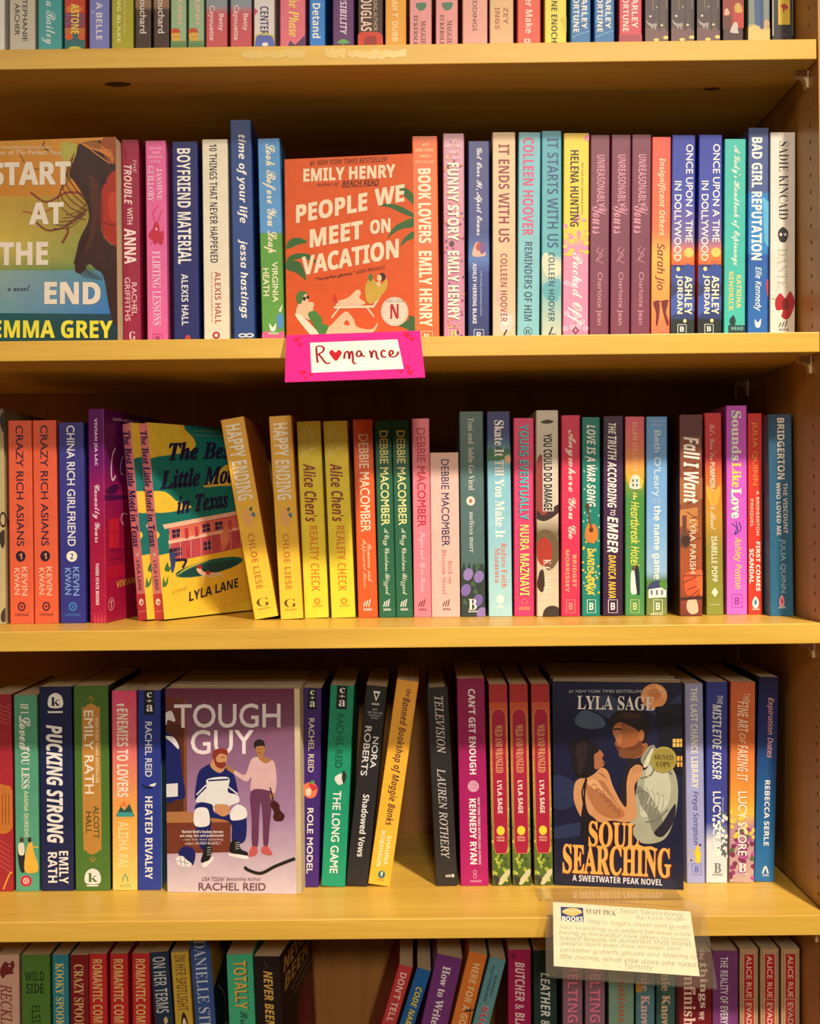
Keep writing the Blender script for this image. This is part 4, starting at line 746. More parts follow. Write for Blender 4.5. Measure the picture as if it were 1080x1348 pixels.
b3((982, 1060), (985, 1063), 90, [(0, (230, 70, 116)), (1, (228, 60, 112))], 'hot pink spine with turquoise then yellow shadowed capitals', [T(114, 482, .24, .72, 'YOURS EVENTUALLY', 'b14', (34, 50, 80)), T(114, 480, .28, .74, 'YOURS EVENTUALLY', 'b', (80, 196, 196)), A(500, 774, .24, .72, 'NURA MAZNAVI', 'b16', (34, 28, 50)), A(500, 772, .28, .74, 'NURA MAZNAVI', 'b', (240, 222, 120)), ('ring', LO, (236, 110, 100), .5, 795, .16, 12, .7), H(LO, .25, .75, 814, 828, 'UNION', 'b', (244, 170, 80))])
Z(690, 520, 2.769); ROW['Y'] = .092
b4 = lambda xt, xb, yt, *a, **k: bk(xt, xb, yt, k.pop('yb', 808), *a, **k)
b4((45, 125), (48, 128), 57, [(0, (216, 206, 188)), (.3, (210, 196, 170)), (.5, (222, 206, 176)), (.6, (120, 100, 70)), (.75, (205, 190, 160)), (1, (216, 200, 170))], 'off-white spine with tattoo-like dark art and black title capitals', [W((150, 60, 56), (.0, 250), (.3, 230), (.5, 400), (.7, 430), (.3, 450), (.0, 420)), W((60, 40, 36), (0, 420), (.3, 440), (.6, 420), (1, 400), (1, 430), (.4, 460), (0, 450)), W((110, 90, 60), (.1, 500), (.6, 495), (1, 540), (1, 600), (.5, 640), (0, 560)), W((176, 54, 40), (.05, 540), (.4, 520), (.7, 560), (.6, 610), (.3, 625), (.05, 600)), W((70, 40, 34), (0, 690), (.2, 640), (.35, 700), (.2, 720)), W((60, 44, 40), (.2, 100), (.5, 90), (.8, 98), (.5, 106)), W((60, 48, 40), (.3, 790), (.6, 770), (1, 780), (1, 840), (.3, 840)), ('poly', PI_, (214, 204, 186), ((.28, 138), (.78, 138), (.78, 425), (.28, 425))), T(142, 422, .32, .72, 'YOU COULD DO DAMAGE', 'b14', (36, 30, 30)), A(600, 746, .3, .64, 'K.C. MILLS', 's-6', (226, 218, 200)), W((60, 44, 34), (.1, 650), (.3, 640), (.35, 700), (.2, 690))])
b4((137, 205), (137, 205), 75, [(0, (214, 46, 84)), (1, (222, 52, 88))], 'raspberry spine with large cream flowing script', [T(128, 526, .2, .78, 'Anywhere You Go', 'sc6', (244, 220, 200)), A(584, 702, .6, .8, 'BRIDGET', 'b', (244, 176, 120)), A(566, 720, .22, .42, 'MORRISSEY', 'b', (244, 176, 120)), box_logo(748, 795, (240, 150, 130))])
b4((212, 278), (212, 278), 82, [(0, (14, 122, 108)), (1, (20, 132, 112))], 'emerald spine with an orange guitar', [*[E((150, 200, 180), sb.uniform(.05, .95), sb.uniform(200, 730), .05, 4) for _ in range(34)], *[E((226, 190, 80), sb.uniform(.05, .95), sb.uniform(530, 730), .06, 4) for _ in range(30)], T(110, 408, .26, .74, 'LOVE IS A WAR SONG', 'bi4', (232, 236, 220)), W((214, 128, 50), (.25, 480), (.45, 465), (.5, 480), (.65, 470), (.85, 490), (.85, 525), (.6, 540), (.3, 535), (.15, 515)), E((90, 44, 24), .5, 492, .12, 10), LN((110, 60, 34), 1.6, (.5, 490), (.3, 410)), W((90, 50, 30), (.18, 400), (.36, 396), (.38, 418), (.26, 420)), A(560, 728, .28, .66, 'DANICA NAVA', 'bi4', (240, 216, 70)), box_logo(748, 795, (225, 240, 225), .28, .75)])
b4((290, 363), (287, 362), 78, [(0, (58, 22, 62)), (.3, (66, 28, 72)), (1, (54, 22, 58))], 'dark plum spine with hand-drawn white capitals and yellow author', [T(103, 144, .26, .62, 'THE', 'bi', WH), T(150, 412, .22, .66, 'TRUTH ACCORDING', 'bi6', WH), T(418, 440, .36, .6, 'TO', 'i8', WH), T(444, 576, .22, .74, 'EMBER', 'bi6', WH), A(584, 742, .28, .64, 'DANICA NAVA', 'bi', (236, 200, 70)), box_logo(748, 795, (236, 226, 230), .28, .72)])
b4((370, 440), (370, 440), 80, [(0, (220, 96, 116)), (.15, (226, 120, 100)), (.28, (236, 170, 60)), (.34, (120, 150, 60)), (.42, (70, 142, 66)), (1, (76, 146, 84))], 'pink, orange and green spine with tiny house and bridal couple', [A(100, 282, .38, .62, "ELLEN O'CLOVER", 'b-4', (246, 176, 130)), W((236, 224, 200), (.25, 310), (.5, 290), (.8, 305), (.8, 340), (.25, 340)), *[Q((90, 120, 130), y, y + 10, x, x + .1) for x in (.35, .55) for y in (308, 324)], W((246, 180, 50), (.1, 290), (.3, 295), (.2, 330)), W((246, 190, 60), (.75, 300), (.95, 315), (.8, 345)), T(356, 384, .4, .62, 'the', 'sc8', (240, 230, 120)), T(390, 624, .28, .74, 'Heartbreak Hotel', 'i10', (240, 226, 90)), W((240, 236, 230), (.3, 650), (.45, 640), (.55, 690), (.6, 722), (.3, 722)), W((36, 40, 56), (.5, 640), (.7, 636), (.75, 722), (.6, 722)), E((110, 70, 50), .42, 634, .08, 8), E((60, 40, 30), .6, 628, .08, 8), box_logo(748, 795, (206, 216, 130), .28, .72)])
b4((447, 523), (447, 523), 80, [(0, (104, 158, 212)), (.5, (124, 176, 224)), (.78, (150, 190, 220)), (.83, (90, 130, 70)), (1, (128, 140, 70))], 'sky blue spine with white house on green at its foot', [S_(88, 98, .1, .9, '', 'r', WH), LN((170, 200, 230), .5, (.2, 95), (.9, 95)), LN((170, 200, 230), .5, (.2, 110), (.9, 110)), A(130, 372, .26, .7, "Beth O'Leary", 'r6', (206, 226, 246)), S_(378, 396, .2, .8, '* * *', 'b', (200, 220, 240)), T(404, 672, .26, .7, 'the name game', 'b', (240, 246, 250)), P((60, 70, 110), (.05, 700), (.3, 680), (.9, 676), (1, 695), (1, 705), (.05, 715)), P((240, 236, 225), (.1, 710), (.95, 700), (.95, 738), (.1, 742)), *[Q((110, 120, 140), 712, 730, x, x + .1) for x in (.2, .45, .7)], W((90, 140, 60), (.6, 690), (.9, 670), (1, 700), (.9, 712)), box_logo(748, 795, (240, 246, 220), .34, .76), H(LO, .2, .8, 797, 804, 'BERKLEY', 'b', (230, 236, 190))])
bkf = ((0, 60), (1, 60), (0, 830))
b4((569, 650), (569, 652), 73, [(0, (122, 64, 50)), (.5, (150, 84, 50)), (.75, (170, 84, 46)), (1, (120, 54, 46))], 'brown and rust town-picture spine with white slanted brush title', [Q((96, 50, 50), 73, 150), P((170, 104, 60), (0, 300), (.5, 330), (1, 300), (1, 380), (0, 400)), P((200, 130, 70), (0, 420), (.8, 410), (.8, 500), (0, 480)), P((110, 60, 46), (.1, 440), (.3, 440), (.3, 520), (.1, 520)), W((110, 70, 56), (0, 515), (.3, 500), (.5, 530), (.3, 560), (0, 550)), E((70, 44, 40), .25, 532, .2, 20), W((206, 90, 50), (.2, 660), (.6, 640), (1, 650), (.9, 720), (.3, 730)), W((226, 110, 60), (.7, 650), (1, 645), (1, 730), (.85, 720)), *[LN((76, 40, 36), .7, (sb.uniform(0, .5), y), (sb.uniform(.5, 1), y + sb.uniform(-30, 30))) for y in range(270, 800, 26)], W((220, 190, 160), (.35, 750), (.7, 745), (.8, 790), (.5, 800), (.3, 780)), P((70, 40, 40), (0, 740), (1, 735), (1, 745), (0, 750)), T(154, 396, .16, .88, 'Fall I Want', 'bi8', (240, 230, 215)), A(455, 652, .44, .7, 'LYRA PARISH', 'r6', (240, 214, 180))], back=(70, 34, 28), Y=.082)
b4((662, 725), (667, 728), 67, [(0, (206, 48, 56)), (.22, (206, 60, 56)), (.4, (210, 130, 44)), (.5, (206, 150, 50)), (.68, (150, 140, 54)), (1, (140, 148, 60))], 'red to olive spine with thin script and pale capitals', [T(106, 240, .3, .62, "Let's Give 'Em", 'sc-2', (240, 190, 170)), T(246, 338, .28, .58, 'PUMPKIN', 'b', (246, 226, 190)), T(342, 492, .28, .62, 'to Talk About', 'sc', (240, 226, 190)), W((226, 170, 60), (.05, 330), (.5, 350), (.9, 330), (.7, 400), (.2, 390)), A(516, 682, .32, .66, 'ISABELLE POPP', 'b-6', (240, 236, 205)), ('poly', LO, (230, 230, 190), ((.5, 702), (.7, 720), (.5, 738), (.3, 720))), LN((220, 220, 180), .5, (.2, 765), (.8, 765))])
b4((738, 813), (740, 815), 40, [(0, (206, 84, 196)), (.6, (216, 96, 206)), (1, (222, 110, 212))], 'tall orchid violet spine with chunky cream title and yellow script author', [T(57, 242, .2, .7, 'Sounds', 's14', (110, 150, 200)), T(58, 240, .26, .72, 'Sounds', 's10', (246, 236, 215)), T(246, 338, .26, .72, 'Like', 's10', (240, 220, 90)), T(340, 452, .2, .7, 'Love', 's14', (130, 200, 200)), T(342, 450, .26, .72, 'Love', 's10', (246, 236, 215)), LN((60, 60, 140), 1.0, (.25, 470), (.5, 485), (.4, 505), (.7, 490), (.6, 465)), LN((60, 60, 140), .8, (.45, 460), (.55, 500), (.35, 510)), A(520, 708, .3, .74, 'Ashley Poston', 'i12', (244, 206, 90)), box_logo(728, 775, (150, 60, 170), .25, .75)])
b4((818, 868), (818, 872), 68, [(0, (212, 48, 36)), (1, (222, 62, 44))], 'narrow scarlet spine with orange author capitals, second from right end', [A(98, 330, .24, .66, 'JULIA QUINN', 'r8', (238, 140, 56)), T(350, 512, .56, .78, 'A BRIDGERTON', 'b', (246, 196, 170)), T(380, 482, .12, .36, 'PREQUEL', 'b', (246, 196, 170)), T(536, 716, .54, .84, 'FIRST COMES', 'b10', (246, 230, 215)), T(562, 688, .08, .38, 'SCANDAL', 'b10', (246, 230, 215)), ('smooth', LO, (230, 236, 236), ((.5, 735), (.72, 755), (.65, 775), (.35, 775), (.28, 755))), ('smooth', LO, (60, 140, 160), ((.5, 745), (.6, 757), (.5, 768), (.4, 757))), H(LO, .25, .75, 778, 785, 'AVON', 'b', WH)], yb=802)
b4((878, 973), (880, 983), 72, [(0, (42, 66, 92)), (.1, (44, 88, 116)), (.5, (38, 98, 130)), (1, (44, 106, 138))], 'wide petrol blue spine with cream capitals, last on the third shelf', [T(85, 308, .38, .68, 'BRIDGERTON', 'b', (236, 222, 200)), T(322, 506, .6, .78, 'THE VISCOUNT', 'b-2', (226, 216, 200)), T(320, 512, .32, .5, 'WHO LOVED ME', 'b-2', (226, 216, 200)), A(526, 722, .42, .68, 'JULIA QUINN', 'r6', (150, 190, 206)), ('smooth', LO, (240, 150, 160), ((.5, 730), (.6, 750), (.57, 770), (.43, 770), (.4, 750))), ('smooth', LO, (190, 50, 80), ((.5, 742), (.55, 754), (.5, 764), (.45, 754))), H(LO, .36, .64, 772, 779, 'AVON', 'b', WH)], yb=800, Y=.074)

# ================================================================== fourth shelf
ROW.update(z=ZS[3], Y=0.086, group='books on the shelf with the handwritten card'); PREV[0] = None
Z(0, 860, 2.7)
b5 = lambda xt, xb, yt, *a, **k: bk(xt, xb, yt, k.pop('yb', 848), *a, **k)
b5((-50, 38), (-42, 48), 148, [(0, (150, 36, 50)), (.4, (176, 44, 54)), (1, (170, 46, 52))], 'dark red ornate spine cut off by the left edge, fourth shelf', [*[LN((214, 110, 100), .5, (.5, 180 + 14 * i), (.75, 195 + 14 * i), (1, 180 + 14 * i)) for i in range(5)], W((205, 120, 50), (.4, 480), (.7, 470), (1, 490), (1, 620), (.4, 630)), *[LN((120, 30, 40), .6, (.6 + .13 * i, 500), (.6 + .13 * i, 610)) for i in range(3)], *[LN((214, 110, 90), .5, (.4, 660 + 18 * i), (.9, 690 + 18 * i)) for i in range(6)], LN((236, 170, 60), 1.4, (.6, 840), (.9, 780), (1, 800)), LN((236, 170, 60), 1.4, (.6, 810), (1, 820))])
b5((45, 130), (57, 138), 150, [(0, (84, 156, 120)), (1, (92, 168, 134))], 'sea green spine with white title and couple in yellow dress', [T(180, 216, .3, .62, 'IF I', 's4', WH), T(222, 348, .22, .7, 'Loved', 'sc8', WH), T(330, 482, .3, .64, 'YOU LESS', 's4', WH), A(490, 654, .36, .58, 'AAMNA QURESHI', 'b-8', (226, 226, 190)), W((40, 38, 44), (.1, 690), (.35, 680), (.42, 770), (.2, 772)), E((90, 60, 44), .28, 664, .09, 10), W((236, 226, 205), (.14, 680), (.36, 676), (.38, 715), (.16, 715)), W((236, 186, 70), (.5, 690), (.72, 672), (.78, 700), (.98, 772), (.4, 775)), E((70, 44, 36), .62, 664, .08, 10), LN((236, 186, 70), 1.2, (.7, 690), (1, 690)), ('ell', LO, (206, 50, 70), .45, 810, .25, 20), ('ring', LO, (240, 200, 190), .45, 810, .14, 11, .6), ('ell', LO, (240, 200, 190), .45, 810, .05, 4)])
b5((135, 252), (147, 262), 120, [(0, (28, 32, 72)), (1, (32, 38, 80))], 'wide navy spine with big chalky slanted white title', [*kay(142, 192, WH, (28, 32, 72)), LQ(WH, 207, 213, .26, .72), T(256, 676, .2, .7, 'PUCKING STRONG', 'bi14', WH), A(704, 820, .56, .84, 'EMILY', 'b', WH), A(708, 816, .22, .5, 'RATH', 'b', WH)])
og2 = (196, 138, 62)
b5((258, 380), (268, 393), 117, [(0, (72, 110, 42)), (1, (82, 122, 50))], 'wide olive green spine with long gold plaque', [W(og2, (.24, 230), (.3, 195), (.5, 180), (.7, 195), (.76, 230), (.76, 660), (.7, 700), (.5, 716), (.3, 700), (.24, 660)), A(204, 500, .3, .56, 'EMILY RATH', 'r8', (244, 232, 205)), S_(230, 462, .62, .7, 'NEW YORK TIMES BESTSELLER', 'b', (240, 220, 170)), T(544, 660, .54, .7, 'ALCOTT', 'r8', (60, 70, 36)), T(564, 642, .32, .48, 'HALL', 'r8', (60, 70, 36)), LN(og2, .6, (.4, 170), (.5, 155), (.6, 170)), LN(og2, .6, (.5, 150), (.5, 176)), LN(og2, .6, (.4, 726), (.5, 741), (.6, 726)), LN(og2, .6, (.5, 720), (.5, 746)), *kay(766, 818, WH, (82, 122, 50)), LQ(WH, 824, 829, .32, .66)], front=(40, 44, 40))
b5((397, 485), (400, 488), 135, [(0, (226, 76, 118)), (.3, (232, 110, 110)), (.6, (244, 170, 80)), (1, (240, 214, 112))], 'pink to yellow ombre spine with tiny mountain picture', [T(180, 205, .2, .5, '"', 'b', WH), T(198, 512, .2, .66, 'ENEMIES TO LOVERS', 'b6', (246, 226, 205)), P((40, 90, 80), (.15, 580), (.35, 545), (.5, 560), (.7, 535), (.9, 580)), P((236, 130, 60), (.25, 545), (.5, 525), (.6, 545)), Q((70, 160, 150), 566, 582, .2, .85), A(600, 762, .24, .66, 'ALISHA RAI', 'b-2', (250, 226, 160)), LN((70, 160, 130), 1.0, (.4, 812), (.52, 786), (.64, 812)), H(LO, .3, .75, 822, 834, 'AVON', 'r', (110, 170, 120))])
def cja(y0, y1): return [LQ((20, 20, 26), y0, y1, .28, .72), H(LO, .4, .62, y0 + (y1 - y0) * .08, y0 + (y1 - y0) * .3, 'c', 's', WH), H(LO, .38, .64, y0 + (y1 - y0) * .38, y0 + (y1 - y0) * .5, '+', 'b', WH), H(LO, .38, .66, y0 + (y1 - y0) * .6, y0 + (y1 - y0) * .88, 'a', 's', WH)]
b5((488, 573), (492, 570), 132, [(0, (40, 52, 132)), (1, (46, 64, 154))], 'royal blue spine with white capitals, left of the hockey cover', [*cja(132, 218), A(244, 440, .32, .62, 'RACHEL REID', 'r8', (222, 222, 236)), W((20, 26, 70), (.2, 465), (.5, 475), (.8, 460), (.6, 482), (.3, 480)), W(WH, (.5, 470), (.8, 462), (.7, 474)), T(510, 804, .32, .64, 'HEATED RIVALRY', 'b', WH)], front=[(0, (40, 60, 140)), (.35, (40, 60, 140)), (.4, (120, 180, 215)), (1, (130, 195, 225))])
Z(205, 880, 4.492)
sk = (206, 146, 100); sk2 = (176, 120, 70); nb = (24, 32, 98); pr = (112, 58, 92)
fD = [('poly', PI_, ((100, 38, 62), (104, 40, 66), (170, 130, 165), (170, 130, 165)), ((60, 118), (810, 140), (830, 860), (60, 860))), ('poly', PI_, ((170, 130, 165), (170, 130, 165), (222, 206, 210), (222, 206, 210)), ((60, 858), (830, 858), (840, 1320), (60, 1320))),
      ('poly', PI_, (104, 52, 34), ((60, 165), (185, 180), (190, 870), (60, 870))), ('poly', PI_, (86, 42, 28), ((60, 320), (180, 330), (165, 860), (60, 860))), ('poly', PI_, (128, 70, 44), ((172, 180), (188, 182), (190, 868), (170, 868))), ('poly', PI_, (176, 118, 70), ((60, 830), (190, 830), (440, 880), (440, 900), (60, 895))), ('poly', PI_, (118, 56, 40), ((60, 893), (442, 895), (440, 1068), (60, 1072))),
      W((226, 220, 215), (60, 270), (100, 250), (122, 310), (80, 300), (70, 330)), W(nb, (60, 400), (110, 400), (145, 450), (160, 600), (180, 740), (130, 760), (60, 750)), P((230, 224, 222), (60, 670), (136, 666), (136, 742), (60, 745)), W((230, 224, 222), (60, 395), (110, 400), (138, 440), (140, 470), (100, 430)),
      H(TI, 116, 728, 210, 348, 'TOUGH', 'r8', (236, 222, 220), -12), H(TI, 212, 574, 362, 502, 'GUY', 'r8', (236, 222, 220), -6),
      # seated player
      W(nb, (290, 575), (330, 560), (400, 580), (455, 610), (480, 700), (480, 740), (430, 780), (330, 790), (240, 770), (244, 660), (260, 600)), W((232, 228, 224), (310, 645), (430, 640), (425, 720), (480, 740), (490, 780), (440, 800), (420, 830), (350, 830), (330, 800), (250, 780), (246, 755), (300, 690)), LN(nb, 1.6, (312, 655), (430, 650)), LN((232, 228, 224), 1.3, (244, 735), (300, 680)), LN((232, 228, 224), 1.3, (425, 690), (482, 735)), LN(nb, 1.2, (246, 745), (302, 692)),
      W(nb, (235, 800), (330, 790), (350, 840), (440, 850), (500, 800), (530, 840), (525, 1000), (450, 1010), (440, 900), (330, 870), (330, 900), (310, 1030), (262, 1030)), W((236, 232, 228), (232, 830), (260, 808), (305, 815), (320, 860), (315, 910), (260, 920), (230, 900)), W((236, 232, 228), (442, 830), (480, 795), (525, 815), (536, 860), (510, 880), (450, 885), (438, 860)), W(sk, (345, 800), (380, 790), (430, 800), (432, 840), (400, 862), (360, 840)), LN((170, 110, 80), .5, (390, 850), (385, 810)),
      W(sk, (345, 520), (350, 490), (400, 490), (420, 510), (415, 560), (400, 600), (370, 610), (325, 570)), W((140, 52, 34), (345, 540), (336, 510), (350, 480), (390, 470), (424, 485), (420, 510), (385, 500), (360, 520), (362, 545), (385, 552), (412, 550), (410, 575), (390, 588), (360, 575)), LN((90, 40, 30), .7, (385, 520), (408, 524)), LN((90, 40, 30), .6, (380, 555), (402, 558)),
      W((24, 24, 28), (300, 1020), (330, 1030), (330, 1080), (300, 1130), (270, 1120), (275, 1090)), W((236, 232, 228), (275, 1130), (320, 1110), (342, 1090), (340, 1110), (300, 1150), (280, 1150)), W((24, 24, 28), (445, 1005), (485, 1005), (500, 1050), (538, 1070), (530, 1090), (440, 1070)), W((236, 232, 228), (435, 1075), (535, 1090), (530, 1108), (440, 1090)), *[LN((220, 216, 214), .4, (305, 1040 + 14 * i), (328, 1036 + 14 * i)) for i in range(4)], *[LN((220, 216, 214), .4, (468, 1015 + 12 * i), (492, 1010 + 12 * i)) for i in range(4)],
      W(nb, (140, 1060), (175, 1030), (225, 1045), (238, 1090), (220, 1140), (190, 1110), (150, 1090)), W((232, 228, 224), (125, 1095), (160, 1085), (190, 1110), (215, 1130), (205, 1148), (150, 1145), (128, 1120)), LN((90, 90, 100), .5, (130, 1110), (200, 1130)), LN((90, 90, 100), .5, (150, 1090), (155, 1145)), LN((90, 90, 100), .5, (175, 1095), (180, 1146)),
      # standing violinist
      W((222, 178, 176), (560, 540), (600, 525), (680, 545), (700, 590), (705, 680), (690, 740), (665, 720), (560, 720), (562, 640), (530, 665), (450, 610), (470, 600), (525, 625)), W(sk2, (430, 572), (462, 600), (452, 614), (415, 585)), W(sk2, (600, 530), (640, 525), (675, 545), (640, 562)), W(sk2, (585, 460), (634, 455), (636, 500), (620, 530), (598, 520), (586, 490)), W((38, 28, 30), (575, 450), (595, 425), (630, 432), (640, 470), (628, 462), (590, 466), (584, 480)), LN((60, 36, 30), .6, (596, 500), (614, 502)), LN((40, 28, 28), .6, (592, 480), (602, 480)), LN((40, 28, 28), .6, (614, 480), (626, 480)),
      W((108, 56, 88), (560, 720), (665, 720), (680, 760), (665, 920), (655, 1030), (630, 1030), (625, 880), (615, 780), (605, 880), (598, 1030), (565, 1030), (562, 880)), W((202, 92, 90), (560, 1040), (590, 1040), (592, 1080), (550, 1096), (545, 1080)), W((202, 92, 90), (620, 1045), (650, 1035), (680, 1080), (660, 1088), (622, 1075)), W(sk2, (668, 735), (692, 735), (688, 765), (670, 765)), LN((60, 26, 22), 1.4, (668, 700), (690, 790)), W((70, 28, 22), (670, 800), (690, 775), (720, 800), (725, 830), (750, 860), (740, 890), (700, 893), (685, 870), (690, 840)),
      ('line', PI_, (30, 28, 32), 3.2, ((520, 1152), (545, 1172), (615, 1190), (700, 1150), (828, 1102)), True),
      H(SM, 158, 398, 936, 958, "'Rachel Reid's hockey heroes", 'b', (240, 226, 220), -4), H(SM, 148, 402, 960, 980, 'are sexy, hot and passionate!', 'b', (240, 226, 220), -2), H(SM, 165, 398, 984, 1000, '- New York Times bestselling', 'i', (226, 206, 200), -2), H(SM, 178, 384, 1004, 1020, 'author LAUREN BLAKELY', 'r', (226, 206, 200), -2),
      H(SM, 276, 408, 1206, 1230, 'USA TODAY', 'i8', (120, 76, 92), -3), H(SM, 416, 614, 1210, 1236, 'Bestselling Author', 'i4', (120, 76, 92), -3), H(AU, 256, 642, 1240, 1284, 'RACHEL REID', 'r10', (120, 70, 90), -6)]
tg, Mx, t, d, h = face_out((70, 1291), (832, 1313), 119, .080, 4.5, .0212, ((65, 118), (806, 140), (75, 1291)), [(0, (104, 40, 64)), (1, (220, 205, 208))], fD, (110, 50, 76), 'front copy of the stacked purple novel with hockey player and violinist', overhang=.006)
tgl = ['second copy of the stacked purple hockey novel, right behind the front copy', 'third copy back in the stacked purple hockey novel pile', 'fourth copy back in the stacked purple hockey novel pile', 'fifth copy back in the stacked purple hockey novel pile', 'rearmost copy of the stacked purple hockey novel, against the back panel']
for i, l in enumerate(tgl):
    c = copy_tree(tg); c['label'] = l
    dd = Vector((0, (i + 1) * .0219, 0)); c.matrix_world = Matrix.Translation(dd + Vector((.0007 * ((i * 5) % 3 - 1), 0, 0))) @ Mx
PREV[0] = (at(393, 1170, .08).x,) * 2
Z(370, 860, 2.919); ROW['Y'] = .090
b6 = lambda xt, xb, yt, *a, **k: bk(xt, xb, yt, k.pop('yb', 893), *a, **k)
b6((83, 157), (72, 145), 133, [(0, (62, 32, 106)), (1, (72, 40, 124))], 'violet spine with a peach drawing, right of the hockey stack', [*cja(136, 216), A(250, 458, .34, .64, 'RACHEL REID', 'r6', (230, 218, 190)), W((236, 120, 80), (.1, 510), (.5, 496), (.85, 515), (.75, 550), (.4, 558), (.12, 540)), W((206, 60, 60), (.4, 500), (.85, 515), (.6, 530)), W((90, 150, 70), (.4, 500), (.6, 488), (.7, 500)), W((246, 210, 180), (.25, 525), (.5, 520), (.5, 545), (.3, 548)), T(596, 848, .34, .66, 'ROLE MODEL', 'r12', (238, 232, 226))])
b6((188, 285), (157, 245), 122, [(0, (22, 136, 96)), (1, (30, 160, 118))], 'jade green spine leaning right with a white bird', [*cja(124, 214), A(232, 442, .34, .64, 'RACHEL REID', 'r6', (16, 84, 62)), W((226, 226, 214), (.35, 480), (.6, 462), (.75, 470), (.7, 500), (.5, 505)), W((40, 50, 50), (.7, 450), (.85, 470), (.75, 500), (.65, 480)), T(530, 848, .32, .66, 'THE LONG GAME', 'r14', (238, 240, 230))])
b6((328, 410), (248, 333), 122, [(0, (36, 33, 35)), (1, (42, 40, 44))], 'black spine leaning right with white two-line capitals', [('poly', LO, WH, ((.36, 142), (.7, 142), (.53, 182))), ('poly', LO, BK, ((.44, 150), (.62, 150), (.53, 170))), H(LO, .35, .72, 188, 196, 'CANARY', 'b', WH), H(SM, .42, .6, 208, 218, '#1', 'b', (200, 198, 196)), H(SM, .2, .9, 222, 230, 'NEW YORK TIMES', 'r', (190, 188, 186)), H(SM, .28, .8, 234, 240, 'BESTSELLING', 'r', (190, 188, 186)), H(SM, .36, .72, 244, 250, 'AUTHOR', 'r', (190, 188, 186)), A(318, 440, .56, .84, 'NORA', 'r8', (226, 222, 216)), A(280, 472, .16, .46, 'ROBERTS', 'r8', (226, 222, 216)), T(544, 786, .38, .68, 'Shadowed Vows', 'b', (236, 234, 230))])
b6((440, 535), (335, 415), 100, [(0, (240, 168, 62)), (.5, (246, 182, 52)), (1, (250, 192, 60))], 'orange-yellow book leaning right over the gap, dark handwritten title', [T(132, 162, .5, .72, 'the', 'bi', (70, 40, 60)), T(166, 664, .3, .74, 'Banned Bookshop of Maggie Banks', 'bi-4', (84, 40, 50)), A(704, 818, .56, .76, 'SHAUNA', 'b', (252, 238, 190)), A(688, 826, .26, .46, 'ROBINSON', 'b', (252, 238, 190)), ('ell', LO, (40, 110, 120), .55, 856, .16, 15), W((230, 230, 200), (.5, 850), (.6, 845), (.56, 866)), LQ((210, 150, 50), 874, 880, .4, .7)], front=[(0, (236, 170, 66)), (1, (226, 190, 110))], fitems=[('line', PI_, (240, 225, 190), 2.5, ((.2, .15), (.14, .2), (.1, .3), (.16, .34)), True), ('line', PI_, (240, 225, 190), 2.5, ((.1, .35), (.06, .45), (.12, .55)), True)], fcorn=((0, 0), (1, 0), (0, 1)), yb=895)
PREV[0] = None
b6((560, 642), (597, 680), 131, [(0, (38, 34, 34)), (1, (46, 42, 42))], 'black hardback leaning left with thin italic white capitals', [T(164, 386, .34, .74, 'TELEVISION', 'si2', (214, 206, 196)), A(444, 792, .3, .68, 'LAUREN ROTHERY', 'si2', (206, 198, 190)), *[('ring', LO, (226, 222, 214), .5 + .09 * i, 858, .045, 5, .5) for i in range(3)], LD((226, 222, 214), .8, 858, .06, 7)], hard=True, d=.138)
b6((677, 782), (690, 800), 97, [(0, (136, 22, 70)), (.5, (168, 24, 96)), (1, (184, 28, 106))], 'wide magenta spine with bold white capitals and small rosette', [T(138, 466, .4, .64, "CAN'T GET ENOUGH", 'b4', (240, 230, 226)), ('ell', PI_, (226, 170, 190), .52, 512, .2, 22), *[LN((180, 50, 110), .4, (.36, 500 + 6 * i), (.68, 498 + 6 * i)) for i in range(5)], A(560, 812, .36, .6, 'KENNEDY RYAN', 'b10', WH), S_(556, 814, .66, .74, 'NEW YORK TIMES BESTSELLING AUTHOR', 'b', (236, 210, 220)), ('ring', LO, (230, 180, 200), .52, 842, .07, 8, .75), ('ring', LO, (230, 180, 200), .52, 858, .07, 8, .75), H(LO, .34, .74, 873, 881, 'FOREVER', 'b', (230, 180, 200))], d=.14)
rw = random.Random(9)
gd = (206, 150, 70); cr2 = (170, 30, 62)
def wild():
    o = [Q((170, 44, 44), 90, 190), G((200, 76, 48), (214, 130, 60), 190, 420), G((214, 150, 70), (150, 150, 60), 420, 640), G((120, 138, 56), (66, 88, 40), 640, 910)]
    o += [LN((150, 80, 50), .4, (0, y), (1, y + 3)) for y in range(330, 640, 34)]
    o += [E(rw.choice([(190, 196, 80), (150, 170, 60), (60, 84, 36), (86, 110, 44)]), rw.uniform(.04, .96), rw.uniform(600 if i % 2 else 720, 880), .08, 7, rw.uniform(0, 180)) for i in range(90)]
    o += [W((206, 200, 150), (.3, 880), (.6, 850), (.9, 830), (.95, 850), (.5, 890)), W((60, 50, 40), (.1, 850), (.4, 870), (.2, 890))]
    fr = ((.1, 240), (.28, 215), (.72, 215), (.9, 240), (.9, 740), (.8, 770), (.2, 770), (.1, 740))
    o += [('poly', PI_, cr2, fr), ('line', PI_, gd, .7, fr + fr[:1], False)]
    return o + [T(276, 460, .3, .7, 'WILD AND WRANGLED', 's-2', (226, 176, 110)), A(490, 616, .36, .62, 'LYLA SAGE', 'b4', (240, 226, 205)), ('ell', LO, (240, 212, 60), .5, 682, .22, 18), H(LO, .28, .72, 704, 712, 'SOUL', 'b', (236, 200, 150)), H(LO, .3, .7, 716, 723, 'PEAK', 'b', (236, 200, 150))]
